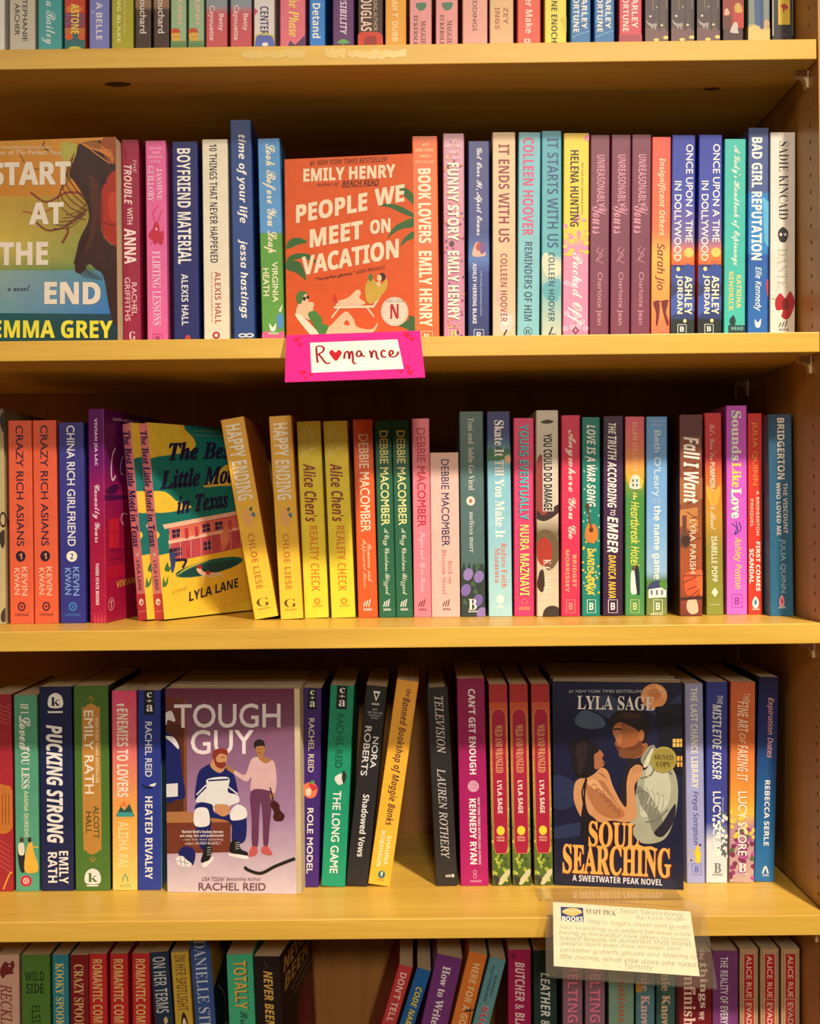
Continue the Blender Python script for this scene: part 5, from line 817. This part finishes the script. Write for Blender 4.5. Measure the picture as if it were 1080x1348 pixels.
many((798, 870), (815, 882), 120, 887, (150, 60, 46), ['red-bannered spine with leafy green foot, leftmost of three alike', 'red-bannered spine with leafy green foot, middle of three alike', 'red-bannered spine with leafy green foot, rightmost of three alike'], [(890, 965), (975, 1047)], wild(), d=.138)
Z(715, 870, 4.348)
ns = (206, 146, 96); nd = (22, 22, 50)
fE = [('poly', PI_, ((22, 22, 56), (26, 28, 60), (24, 28, 56), (20, 22, 50)), ((30, 100), (820, 120), (840, 1310), (30, 1310))), W((70, 86, 104), (175, 330), (230, 280), (330, 320), (350, 370), (280, 385), (200, 370)), W((52, 62, 92), (250, 250), (380, 200), (480, 330), (400, 340)), W((46, 58, 92), (560, 270), (700, 260), (790, 200), (790, 300), (700, 330)), W((36, 46, 80), (60, 640), (200, 700), (180, 800), (60, 820)), W((40, 50, 84), (60, 930), (240, 900), (240, 960), (70, 990)),
      ('ell', PI_, (236, 160, 96), 632, 212, 76, 70), W((216, 130, 72), (590, 190), (640, 170), (680, 200), (640, 230)), W((246, 190, 130), (640, 150), (690, 180), (690, 220), (665, 190)), P((20, 20, 34), (640, 270), (800, 250), (815, 640), (680, 640)), P((30, 28, 44), (630, 300), (720, 250), (800, 290), (800, 310)),
      *[('poly', PI_, (240, 190, 90), ((x, y), (x + 17, y), (x + 17, y + 20), (x, y + 20))) for x in (742, 763, 784) for y in (446, 470)], *[('poly', PI_, (240, 180, 80), ((x, y), (x + 14, y), (x + 14, y + 26), (x, y + 26))) for x in (768, 788) for y in (540, 572)],
      # man
      W((168, 168, 142), (560, 560), (620, 480), (700, 560), (760, 640), (775, 760), (750, 900), (690, 1000), (560, 1010), (500, 900), (530, 760), (545, 660)), W((200, 198, 170), (600, 600), (680, 580), (730, 680), (720, 800), (640, 860), (560, 860), (580, 720)), W((128, 128, 110), (540, 700), (620, 760), (690, 900), (640, 960), (600, 860), (560, 800)), W((40, 36, 50), (690, 900), (760, 800), (750, 900), (690, 980), (640, 960)), LN((110, 110, 92), 1.6, (560, 660), (620, 640), (640, 590)), LN((110, 110, 92), 1.4, (530, 740), (570, 730), (600, 740)), LN((110, 110, 92), 1.4, (590, 900), (650, 890), (720, 830)), W((36, 28, 36), (480, 570), (560, 555), (600, 600), (545, 640), (520, 760), (460, 860), (440, 760)), W((150, 148, 124), (560, 550), (620, 480), (640, 500), (590, 590)),
      W((160, 94, 54), (400, 370), (450, 350), (560, 380), (570, 450), (600, 480), (560, 540), (500, 550), (440, 540), (428, 500), (408, 470), (418, 440), (396, 410)), W((186, 116, 68), (405, 375), (440, 370), (450, 430), (440, 470), (420, 465), (425, 440), (402, 410)), W((110, 58, 36), (440, 500), (520, 480), (560, 450), (560, 500), (500, 545), (440, 535)), W((30, 20, 26), (370, 350), (400, 300), (470, 280), (560, 290), (610, 340), (600, 440), (570, 470), (555, 420), (530, 390), (470, 360), (420, 350), (390, 390)), W((62, 36, 30), (430, 310), (500, 296), (570, 330), (500, 330)), E((176, 108, 66), 562, 425, 16, 32), LN((40, 20, 20), 1.4, (405, 405), (445, 408)), LN((110, 50, 40), 1.2, (420, 500), (446, 500)),
      W((120, 70, 42), (408, 470), (428, 500), (440, 540), (500, 550), (560, 530), (575, 480), (540, 500), (490, 505), (450, 490)), W((180, 112, 70), (400, 400), (430, 395), (445, 420), (438, 450), (420, 455)), LN((36, 20, 20), 1.6, (398, 392), (420, 386), (450, 392)), LN((70, 36, 28), .8, (402, 460), (416, 468), (428, 462)), LN((80, 34, 30), 1.0, (415, 492), (432, 490), (446, 494)), *[LN((70, 42, 34), .6, (400 + 26 * i, 345 - 4 * i), (440 + 26 * i, 306), (500 + 18 * i, 300 + 6 * i)) for i in range(5)], *[LN((48, 28, 26), .7, (450 + 22 * i, 372), (480 + 22 * i, 340), (520 + 14 * i, 330)) for i in range(5)],
      *[LN((210, 208, 182), .8, (600 + 26 * i, 640 + 20 * i), (620 + 24 * i, 720 + 14 * i), (600 + 22 * i, 800 + 10 * i)) for i in range(5)], *[LN((158, 157, 134), .8, (560 + 30 * i, 690 + 16 * i), (590 + 26 * i, 760), (570 + 28 * i, 840 + 6 * i)) for i in range(5)], LN((96, 96, 84), 1.2, (625, 490), (655, 540), (700, 600), (740, 640)), W((214, 210, 184), (575, 590), (620, 500), (632, 510), (600, 590)), LN((90, 90, 80), .7, (575, 560), (600, 520), (622, 486)),
      # woman
      W(ns, (200, 660), (280, 640), (330, 600), (370, 620), (400, 700), (450, 790), (480, 810), (480, 680), (500, 610), (540, 585), (568, 600), (560, 650), (525, 700), (535, 800), (540, 870), (480, 900), (400, 890), (330, 900), (270, 860), (250, 900), (210, 860), (175, 780), (175, 700)), W((176, 112, 70), (240, 690), (330, 660), (420, 790), (470, 860), (400, 880), (300, 830)), W((226, 166, 116), (250, 680), (300, 660), (340, 720), (300, 720)), *[LN((222, 164, 114), .8, (255 + 20 * i, 690 + 14 * i), (290 + 24 * i, 670 + 24 * i), (330 + 26 * i, 700 + 30 * i)) for i in range(5)], *[LN((140, 84, 52), .6, (300 + 22 * i, 720 + 22 * i), (325 + 22 * i, 715 + 24 * i), (318 + 24 * i, 745 + 24 * i)) for i in range(6)], *[LN((150, 96, 60), .7, (270 + 26 * i, 700 + 26 * i), (300 + 26 * i, 690 + 30 * i), (310 + 24 * i, 740 + 26 * i)) for i in range(6)], W((28, 20, 28), (235, 670), (250, 660), (240, 760), (262, 850), (340, 905), (400, 900), (420, 1010), (240, 1010), (215, 900), (228, 780)), LN((28, 20, 28), 1.6, (236, 680), (222, 740), (240, 830), (258, 890)),
      W((170, 104, 68), (285, 520), (320, 500), (345, 530), (335, 545), (350, 575), (330, 600), (290, 600)), W((24, 18, 24), (140, 470), (190, 440), (260, 440), (310, 480), (315, 510), (290, 530), (290, 610), (260, 650), (200, 650), (170, 600), (160, 540)), W((44, 30, 34), (190, 470), (250, 460), (240, 560), (205, 640), (190, 560)), LN((130, 40, 40), 1.0, (334, 570), (352, 575)), W(ns, (300, 640), (330, 615), (380, 650), (360, 670), (310, 665)), *[LN((150, 92, 58), .6, (310 + 12 * i, 622 + 10 * i), (350 + 8 * i, 640 + 10 * i)) for i in range(3)], W(ns, (500, 620), (530, 585), (568, 595), (565, 640), (530, 670), (505, 660)), *[LN((140, 84, 54), .6, (518 + 14 * i, 590), (512 + 14 * i, 630)) for i in range(4)],
      H(SM, 138, 575, 166, 184, '#1 NEW YORK TIMES BESTSELLING', 'r', (190, 186, 190), -8), H(SM, 560, 690, 178, 192, 'AUTHOR', 'r', (200, 170, 150), -4), H(AU, 188, 634, 198, 274, 'LYLA SAGE', 's', (240, 232, 220), -16),
      ('ell', LO, (156, 140, 62), 690, 558, 76, 72), ('ring', LO, (190, 176, 100), 690, 558, 70, 66, .96), H(LO, 638, 742, 530, 556, 'SIGNED', 's', (50, 44, 24), -4), H(LO, 650, 730, 568, 596, 'COPY', 's', (50, 44, 24), -3)]
or_ = (244, 172, 84)
for part, args in ((TI, (262, 552, 890, 1032, 'SOUL', -14)), (TI, (112, 740, 1016, 1180, 'SEARCHING', -26))):
    x0, x1, y0, y1, b_, r_ = args
    fE += [H(TI, x0 + 5, x1 + 7, y0 + 4, y1 + 8, b_, 's18', (96, 40, 30), r_), H(TI, x0, x1, y0, y1, b_, 's14', or_, r_)]
fE += [LN(or_, 3.2, (535, 1022), (580, 1042), (620, 1040), (650, 1052)), H(SM, 170, 690, 1188, 1222, 'A SWEETWATER PEAK NOVEL', 'b', (222, 220, 226), -24)]
ss, Mx, t, d, h = face_out((66, 1246), (806, 1290), 118, .090, 8, .0225, ((40, 117), (788, 140), (65, 1247)), nd, fE, (26, 26, 58), 'front copy of the stacked dark blue embracing-couple novel with gold sticker')
ssl = ['second copy of the stacked dark embracing-couple novel, right behind the front copy', 'third copy back in the stacked dark embracing-couple novel pile', 'fourth copy back in the stacked dark embracing-couple novel pile', 'fifth copy back in the stacked dark embracing-couple novel pile', 'rearmost copy of the stacked dark embracing-couple novel']
for i, l in enumerate(ssl):
    c = copy_tree(ss); c['label'] = l
    dd = Vector((.0003 * (i % 2), (i + 1) * .0234, 0)); c.matrix_world = Matrix.Translation(dd) @ Mx
pr_ = Mx @ Vector((0, d + .001, 0))
PREV[0] = (pr_.x, pr_.x)
Z(700, 860, 2.842); ROW['Y'] = .092
b7 = lambda xt, xb, yt, *a, **k: bk(xt, xb, yt, k.pop('yb', 856), *a, **k)
b7((573, 640), (582, 650), 115, [(0, (156, 158, 196)), (1, (168, 172, 220))], 'pale periwinkle spine with yellow candle drawing, fourth shelf', [T(130, 505, .3, .68, 'THE LAST CHANCE LIBRARY', 'b', (240, 232, 205)), A(518, 718, .3, .68, 'Freya Sampson', 'i4', (60, 60, 120)), W((246, 206, 50), (.5, 730), (.7, 725), (.75, 780), (.5, 782)), *[E((236, 190, 50), rw.uniform(.1, .9), rw.uniform(725, 785), .04, 3) for _ in range(14)], E((80, 60, 40), .75, 718, .06, 5), E((80, 60, 40), .25, 775, .05, 4), box_logo(788, 830, (100, 110, 190), .3, .78)])
b7((655, 735), (655, 733), 108, [(0, (56, 62, 140)), (.7, (66, 74, 156)), (.75, (150, 160, 200)), (.8, (225, 225, 225)), (1, (226, 226, 222))], 'blue spine with snowy white foot and slanted white title', [*[E((96, 110, 110), rw.uniform(.5, 1), rw.uniform(600, 780), .08, 8, rw.uniform(0, 180)) for _ in range(22)], *[E((236, 236, 234), rw.uniform(.3, 1), rw.uniform(600, 800), .08, 7) for _ in range(24)], T(158, 192, .5, .76, 'THE', 'i6', (226, 226, 240)), T(192, 472, .28, .7, 'MISTLETOE KISSER', 'bi-2', (232, 232, 244)), A(518, 764, .3, .68, 'LUCY SCORE', 'r10', (244, 244, 244)), S_(540, 640, .74, .8, 'BESTSELLING AUTHOR', 'r', (220, 220, 236)), H(LO, .36, .7, 786, 822, 'B', 's', (120, 130, 130)), H(LO, .3, .76, 826, 832, 'BLOOM', 'b', (120, 130, 130))])
b7((745, 840), (742, 832), 108, [(0, (206, 100, 60)), (.3, (216, 112, 58)), (.55, (230, 150, 60)), (.66, (236, 190, 70)), (.72, (190, 140, 150)), (1, (200, 170, 160))], 'orange spine with yellow and purple flowers at its foot', [*[E(rw.choice([(150, 60, 120), (176, 90, 150), (130, 50, 90), (90, 110, 70)]), rw.uniform(.03, .97), rw.uniform(660, 850), .1, 9, rw.uniform(0, 180)) for _ in range(50)], *[E((240, 206, 80), rw.uniform(.03, .97), rw.uniform(590, 700), .08, 8, rw.uniform(0, 180)) for _ in range(26)], T(150, 184, .5, .76, 'THE', 'i6', (244, 206, 170)), T(180, 296, .28, .7, 'FINE ART', 'bi-2', (248, 214, 180)), T(300, 340, .34, .6, 'OF', 'i6', (248, 214, 180)), T(344, 480, .28, .7, 'FAKING IT', 'bi-2', (248, 214, 180)), A(518, 758, .32, .68, 'LUCY SCORE', 'r10', (246, 236, 220)), H(LO, .36, .68, 786, 820, 'B', 's', WH), H(LO, .32, .74, 824, 830, 'BLOOM', 'b', WH)])
b7((848, 930), (838, 905), 88, [(0, (26, 22, 62)), (.25, (30, 44, 104)), (.6, (34, 96, 152)), (1, (44, 116, 172))], 'midnight to bright blue spine, last on the fourth shelf', [T(166, 392, .42, .78, 'Expiration Dates', 'i8', (226, 160, 150)), A(476, 722, .42, .68, 'REBECCA SERLE', 'b4', (232, 236, 240)), LN(WH, 1.6, (.4, 826), (.54, 800), (.68, 826)), H(LO, .4, .72, 829, 836, 'ATRIA', 'b', WH)], Y=.094)

# ================================================================== lowest shelf in view
ROW.update(z=ZS[4], Y=0.085, group='books on the lowest shelf in view'); PREV[0] = None
Z(0, 1230, 3.857)
b8 = lambda xt, xb, yt, *a, **k: bk(xt, xb, yt, k.pop('yb', 455), *a, **k)
b8((-10, 95), (-8, 100), 105, [(0, (214, 170, 148)), (1, (216, 176, 150))], 'pale pink spine with dark red horned head at the lower left corner', [W((120, 40, 40), (.35, 140), (.55, 150), (.7, 135), (.8, 160), (.7, 185), (.75, 200), (.5, 205), (.3, 210), (.12, 200), (.15, 170)), W((120, 40, 40), (.1, 200), (.35, 205), (.25, 225)), W((236, 200, 180), (.5, 160), (.6, 158), (.58, 168)), T(255, 566, .12, .66, 'RECKLESS', 'si8', (150, 50, 50))])
b8((104, 255), (110, 257), 105, [(0, (82, 128, 50)), (1, (88, 132, 56))], 'wide leaf green spine with dark two-line words at top', [H(TI, .12, .8, 190, 238, 'WILD', 'b4', (38, 62, 34)), H(TI, .16, .78, 250, 302, 'SIDE', 'b4', (38, 62, 34)), A(362, 640, .34, .66, 'ELSIE SILVER', 'b-4', (40, 66, 36))])
b8((263, 350), (268, 352), 105, [(0, (48, 134, 150)), (1, (52, 138, 156))], 'teal spine with yellow serif capitals, lowest row', [T(148, 620, .2, .7, 'KOOKY SPOOKY LOVE', 's', (232, 216, 120))])
b8((352, 445), (357, 450), 107, [(0, (134, 26, 32)), (1, (140, 30, 38))], 'dark red spine with cream serif capitals, beside the teal one in the lowest row', [T(154, 650, .2, .72, 'CRAZY SPOOKY LOVE', 's', (228, 190, 130))])
many((450, 545), (455, 547), 101, 455, [(0, (202, 44, 48)), (1, (206, 46, 50))], ['bright red spine with yellow condensed capitals, leftmost of three', 'bright red spine with yellow condensed capitals, middle of three', 'bright red spine with yellow condensed capitals, rightmost of three'], [(561, 655), (664, 775)], [T(128, 530, .2, .74, 'ROMANTIC COMEDY', 'b', (236, 196, 120))])
b8((757, 850), (782, 880), 88, [(0, (34, 52, 78)), (1, (38, 58, 86))], 'dark slate blue spine with tall thin white capitals, lowest row', [T(113, 398, .14, .8, 'ON HER TERMS', 'b-10', (206, 206, 206)), W((226, 196, 130), (.5, 430), (.65, 420), (.7, 445), (.55, 455))])
b8((867, 955), (890, 980), 88, [(0, (206, 168, 58)), (1, (214, 178, 64))], 'mustard spine with tall thin brown capitals, lowest row', [T(104, 388, .2, .8, 'IN HER SPOTLIGHT', 'b-12', (120, 84, 40)), W((50, 30, 26), (.35, 440), (.5, 395), (.7, 440), (.7, 520), (.35, 520)), W((236, 220, 200), (.42, 450), (.52, 425), (.62, 450), (.6, 520), (.42, 520))])
dsf = [('poly', PI_, (176, 104, 44), ((0, 0), (1, 0), (1, .5), (0, .5))), W((130, 60, 30), (.1, 0), (.5, .05), (.9, .02), (.7, .2), (.2, .16)), W((206, 150, 60), (0, .1), (.4, .16), (.3, .26), (0, .27)), ('poly', PI_, (30, 52, 56), ((0, .27), (1, .2), (1, 1), (0, 1))), LN((206, 206, 200), 1.4, (.2, .3), (.4, .4), (.35, .5)), LN((206, 206, 200), 1.2, (.3, .5), (.5, .55), (.45, .62))]
b8((962, 1065), (993, 1097), 30, [(0, (52, 84, 146)), (1, (56, 90, 152))], 'tall blue book rising into the shelf shadow, thin white serif capitals', [A(28, 566, .2, .76, 'DANIELLE STEEL', 's-10', (206, 212, 226))], h=.236, fitems=dsf, fcorn=((0, 0), (1, 0), (0, 1)))
Z(230, 1230, 3.857); PREV[0] = None
b8((265, 393), (278, 410), 101, [(0, (68, 184, 136)), (1, (74, 192, 146))], 'mint green spine with yellow shadowed title, lowest row', [T(136, 382, .3, .78, 'TOTALLY', 'b16', (40, 60, 44)), T(134, 380, .26, .74, 'TOTALLY', 'b4', (226, 190, 90)), T(392, 520, .3, .72, 'Strange', 'sc10', (40, 70, 60))])
nbf = [W((120, 30, 34), (.5, .36), (.8, .3), (1, .4), (1, 1), (.45, 1), (.4, .6)), W((150, 50, 60), (.55, .5), (.8, .42), (.9, .7), (.6, .8)), *[H(TI, .1, .9, .04 + .09 * i, .11 + .09 * i, w, 'bi6', (206, 160, 84), .0) for i, w in enumerate(('NEVER', 'BEEN'))], LN((206, 180, 150), .6, (.3, .24), (.9, .22)), LN((206, 180, 150), .6, (.35, .28), (.95, .26))]
b8((408, 525), (418, 548), 110, [(0, (34, 24, 24)), (1, (38, 26, 28))], 'near-black spine with slanted yellow capitals, beside the open gap', [LN((90, 70, 70), .7, (.4, 140), (.5, 160), (.4, 180)), T(184, 470, .36, .7, 'NEVER BEEN', 'bi6', (226, 180, 90))], fitems=nbf, fcorn=((0, 0), (1, 0), (0, 1)), yaw=-8)
Z(490, 1230, 3.857); PREV[0] = None
b9 = lambda xt, xb, yt, *a, **k: bk(xt, xb, yt, k.pop('yb', 455), *a, **k)
b9((138, 214), (48, 124), 152, [(0, (196, 58, 64)), (1, (200, 64, 70))], 'red spine leaning right, first of the leaning group in the lowest row', [T(188, 520, .26, .72, "DON'T TELL ME", 'b', (240, 200, 190))], back=(150, 28, 36))
b9((228, 308), (140, 218), 168, [(0, (28, 96, 164)), (1, (32, 106, 176))], 'blue spine leaning right with slanted yellow capitals', [T(260, 600, .3, .76, 'CODE NAME ROSE', 'bi10', (40, 40, 40)), T(260, 600, .34, .76, 'CODE NAME ROSE', 'bi', (236, 214, 70))], back=(80, 60, 40))
b9((345, 452), (255, 382), 98, [(0, (116, 52, 124)), (1, (126, 60, 132))], 'purple spine leaning right with white bold serif words', [T(152, 620, .34, .64, 'How to Write a Love', 's8', (240, 226, 230))])
b9((486, 583), (390, 496), 82, [(0, (222, 122, 46)), (1, (228, 130, 54))], 'orange spine leaning right with dark palm silhouette', [T(136, 640, .36, .74, 'HERE FOR A GOOD TIME', 'b', (244, 206, 150)), LN((50, 34, 30), .8, (.85, 380), (.9, 460)), *[LN((50, 34, 30), 1.2, (.85, 375), (.85 + .35 * math.cos(a), 375 - 24 * math.sin(a) + 10)) for a in (0, .6, 1.2, 1.9, 2.6, 3.1)]])
b9((592, 682), (502, 595), 112, [(0, (96, 150, 158)), (1, (104, 160, 168))], 'grey-blue spine leaning right with small dark author capitals', [A(196, 304, .56, .72, 'REBEKAH', 'b-4', (40, 64, 76)), A(150, 336, .28, .44, 'WEATHERSPOON', 'b-4', (40, 64, 76)), T(358, 640, .3, .7, 'SUMMER', 'b12', (236, 226, 220)), T(360, 640, .3, .68, 'SUMMER', 'b4', (214, 70, 80))])
PREV[0] = None
b9((692, 808), (692, 808), 79, [(0, (164, 22, 80)), (1, (172, 26, 90))], 'raspberry spine with hand-drawn white capitals, lowest row', [W((120, 14, 56), (.1, 105), (.25, 95), (.35, 115), (.2, 125)), T(142, 640, .3, .72, 'BUTCHER & BLACKBIRD', 'bi-2', (240, 205, 205))])
b9((822, 945), (826, 945), 84, [(0, (34, 56, 56)), (1, (38, 62, 62))], 'dark pine green spine with hand-drawn white capitals, lowest row', [T(196, 620, .3, .7, 'LEATHER & LARK', 'bi-2', (226, 232, 222))])
Z(720, 1160, 3.0)
b10 = lambda xt, xb, yt, *a, **k: bk(xt, xb, yt, k.pop('yb', 560), *a, **k)
many((64, 142), (64, 142), 275, 560, [(0, (140, 100, 116)), (1, (160, 124, 146))], ['mauve spine with pink outlined capitals under the card, left one of the pair', 'mauve spine with pink outlined capitals under the card, right one of the pair'], [(150, 233)], [T(318, 562, .26, .78, 'MELTING', 'b16', (90, 60, 120)), T(316, 560, .24, .76, 'MELTING', 'b4', (240, 130, 160))])
b10((246, 345), (246, 345), 275, [(0, (130, 166, 142)), (1, (138, 172, 150))], 'sage green spine with rust flowing script under the card', [T(310, 640, .28, .72, 'Situationship', 'sbi', (190, 96, 56))])
b10((353, 427), (353, 427), 280, [(0, (90, 140, 150)), (.45, (90, 140, 150)), (.6, (200, 140, 70)), (1, (206, 150, 80))], 'teal to amber spine with pink serif words under the card, left of its twin', [T(300, 602, .26, .72, 'Annie Knows', 's12', (244, 196, 190)), Q((214, 160, 60), 400, 440, .0, .3)])
b10((434, 508), (434, 508), 280, [(0, (70, 110, 110)), (.4, (70, 110, 100)), (.6, (190, 150, 70)), (1, (170, 130, 60))], 'dark teal to mustard spine with cream serif words under the card', [T(300, 602, .26, .72, 'Annie Knows', 's12', (236, 200, 160)), W((60, 90, 80), (0, 440), (.3, 450), (.2, 520), (0, 520))])
ROW['Y'] = .070
b10((516, 652), (516, 652), 215, [(0, (112, 20, 30)), (1, (122, 26, 36))], 'wide dark red spine with large cream serif words right of the card', [T(272, 312, .62, .78, 'the', 's', (240, 214, 190)), T(322, 502, .58, .86, 'things', 's6', (244, 220, 196)), T(514, 548, .6, .76, 'we', 's', (240, 214, 190)), T(340, 640, .14, .5, 'unfinished', 's4', (236, 200, 176))], h=.212)
b10((656, 757), (656, 757), 276, [(0, (124, 60, 118)), (1, (136, 70, 130))], 'purple spine with narrow white capitals, right of the dark red one', [T(300, 640, .3, .6, 'THE REALITY OF EVERYTHING', 'b-4', (232, 222, 232))])
al = [('poly', PI_, (184, 34, 36), ((.24, 290), (.76, 290), (.76, 466), (.24, 466))), ('poly', PI_, (190, 60, 54), ((.24, 470), (.76, 470), (.76, 760), (.24, 760))), A(296, 462, .36, .64, 'ALICE RUE', 'r6', (240, 206, 180)), T(482, 700, .36, .64, 'EVADES LOVE', 'r6', (240, 206, 180)), LN((120, 70, 50), .4, (.12, 280), (.12, 760)), LN((120, 70, 50), .4, (.88, 280), (.88, 760))]
many((763, 836), (763, 836), 269, 560, [(0, (196, 156, 116)), (1, (200, 162, 122))], ['tan spine with red plaque, leftmost of three at the lower right', 'tan spine with red plaque, middle of three at the lower right', 'tan spine with red plaque, rightmost of three at the lower right'], [(844, 919), (924, 1003)], al)

# ------------------------------------------------------------------ the signs
def card(name, TL, TR, BL, th, src, M, parent, col=(255, 255, 255)):
    A0, B0, C0 = [Vector(p) for p in (TL, TR, BL)]
    n = (B0 - A0).cross(C0 - A0).normalized()
    if n.y > 0: n = -n
    D0 = B0 + C0 - A0; m = MB(); c = ink(col)
    f = [A0, B0, D0, C0]; b = [p - n * th for p in f]
    m.raw(f + b, [(0, 1, 2, 3), (7, 6, 5, 4), (0, 4, 5, 1), (1, 5, 6, 2), (2, 6, 7, 3), (3, 7, 4, 0)], c)
    o = m.build(name, M, parent)
    return o, Surf(src, (A0, B0, C0), n), n
Z(360, 420, 4.909)
a = at(*zpt((82, 105)), -0.003); b = at(*zpt((948, 75)), -0.003); c = at(*zpt((75, 408)), -0.050)
base = Vector((0, -0.003, ZS[1]))
sign = empty('shelf_sign', Matrix())
tag(sign, 'pink card reading Romance in red handwriting, tilted over the shelf edge', 'sign')
PK = (226, 38, 130)
co, s, n = card('card', a, b, c, 0.0005, ((82, 105), (948, 75), (75, 408)), M_PRINT, sign, PK)
fl = MB(); fl.raw([a - n * .0003, b - n * .0003, (b.x, 0.03, ZS[1] + .0006), (a.x, 0.03, ZS[1] + .0006)], [(0, 1, 2, 3)], ink(PK)); fl.build('folded_flap', M_PRINT, sign)
def heart(cx, cy, r, col=(176, 30, 45), part='heart_print', k=1.0):
    return ('smooth', part, col, ((cx, cy + r), (cx - r * .7, cy + r * .25), (cx - r, cy - r * .4), (cx - r * .5, cy - r * .8), (cx, cy - r * .35), (cx + r * .5, cy - r * .8), (cx + r, cy - r * .4), (cx + r * .7, cy + r * .25)))
for q in ((152, 133, 19), (175, 168, 16), (186, 350, 18), (203, 383, 13), (235, 361, 12), (860, 104, 22), (890, 131, 17), (845, 316, 15), (852, 347, 20), (795, 342, 12)):
    s.add(heart(*q, col=(205, 25, 60)))
s.add(('poly', 'paper_insert', (236, 226, 208), ((236, 156), (797, 134), (815, 325), (241, 350))))
RC = (150, 35, 40); L_ = lambda *p: s.add(('line', 'handwritten_lettering', RC, 2.1, p))
L_((275, 190), (277, 240), (281, 287)); L_((270, 187), (297, 177), (322, 190), (315, 215), (284, 232)); L_((288, 230), (312, 262), (335, 290), (362, 286))
s.add(heart(396, 235, 40, (186, 30, 36), 'handwritten_lettering'))
L_((449, 262), (453, 235), (458, 222), (474, 213), (479, 232), (481, 262), (486, 232), (500, 213), (504, 250), (503, 283), (520, 295))
L_((560, 222), (545, 210), (530, 225), (532, 244), (548, 246), (560, 225), (563, 242), (582, 246))
L_((612, 208), (619, 228), (622, 254), (627, 226), (641, 209), (653, 222), (654, 248), (665, 268))
L_((712, 216), (699, 206), (686, 222), (688, 245), (702, 252), (713, 246))
L_((736, 236), (756, 230), (758, 213), (746, 208), (736, 224), (738, 244), (758, 250), (783, 238), (794, 214))
s.finish(co)

Z(720, 1160, 3.0)
pick = empty('staff_pick_card', Matrix())
tag(pick, 'cream index card with handwriting in a clear sleeve over the lowest visible shelf edge', 'card')
a = at(*zpt((25, 82)), -0.004); b = at(*zpt((568, 120)), -0.004); c = at(*zpt((28, 335)), -0.066)
SRC = ((25, 82), (568, 120), (28, 335))
co, s, n = card('index_card', a, b, c, 0.0003, SRC, M_PRINT, pick, (232, 226, 190))
bl = (20, 45, 120)
s.add(('poly', 'shop_logo', bl, ((55, 102), (143, 106), (145, 164), (57, 160))))
s.add(('smooth', 'shop_logo', (225, 195, 110), ((60, 122), (78, 110), (100, 107), (122, 110), (140, 124), (120, 136), (100, 140), (78, 134))))
s.add(('line', 'shop_logo', (250, 245, 225), .5, ((66, 124), (84, 116), (100, 122), (118, 116), (136, 126))))
s.add(H('shop_logo', 60, 142, 141, 161, 'BOOKS', 'b15', (250, 246, 230), -2))
s.add(H('printed_heading', 155, 272, 110, 130, 'STAFF PICK', 's-5', (90, 90, 90), -8))
HW = (168, 163, 140)
for x0, x1, y0, y1, w, rise in ((285, 535, 104, 134, 'Soul Searching', -16), (350, 540, 132, 158, 'by Lyla Sage', -8), (160, 552, 150, 178, "This is Sage's latest and great!", -22),
        (48, 556, 172, 198, 'Soul Searching is a perfect fall book while', -30), (48, 552, 194, 220, 'being a beautiful love letter to those', -28), (52, 556, 214, 240, 'small towns in America that most', -22),
        (56, 520, 236, 262, "people don't even drive through. Love,", -22), (52, 575, 260, 288, 'personal growth, ghosts and Making of', -28), (54, 580, 284, 312, 'the moms, what else does one need?!', -34), (270, 400, 322, 352, '- Tammy', -6)):
    s.add(H('handwritten_note', x0, x1, y0 + 4, y1 - 3, w, 'i-8', HW, rise))
s.finish(co)
# clear sleeve: one sheet that lies on the shelf in front of the books, lifts at the edge and carries the card
D0 = b + c - a; ex = (b - a).normalized(); ed = (c - a).normalized()
sl = MB(); zsh = ZS[3]; wl_, wr_ = 0.007, 0.014
rows = []
for Yk, zk in ((0.080, 0.0006), (0.060, 0.0008), (0.045, 0.0018), (0.030, 0.0050), (0.016, 0.0095)):
    rows.append((Vector((a.x - wl_ - .002, Yk, zsh + zk)), Vector((b.x + wr_ * .3, Yk, zsh + zk))))
for k in (-0.003, .02, .04, .06, 0.0835):
    rows.append((a - ex * wl_ + ed * k + n * .0008, b + ex * wr_ + ed * k + n * .0008))
vv = [p for r in rows for p in (r[0], r[0].lerp(r[1], .5), r[1])]
sl.raw(vv, [(i * 3 + j, i * 3 + j + 1, i * 3 + j + 4, i * 3 + j + 3) for i in range(len(rows) - 1) for j in (0, 1)], (1, 1, 1))
so = sl.build('clear_sleeve', M_CLEAR, pick)
bk2 = MB(); vb = [p - n * .0016 for r in rows[5:] for p in (r[0], r[1])]
bk2.raw(vb, [(i * 2, i * 2 + 1, i * 2 + 3, i * 2 + 2) for i in range(4)], (1, 1, 1)); bk2.build('sleeve_back', M_CLEAR, pick)
for o in list(COL.objects):
    for k in ('t', 'foot'):
        if k in o: del o[k]
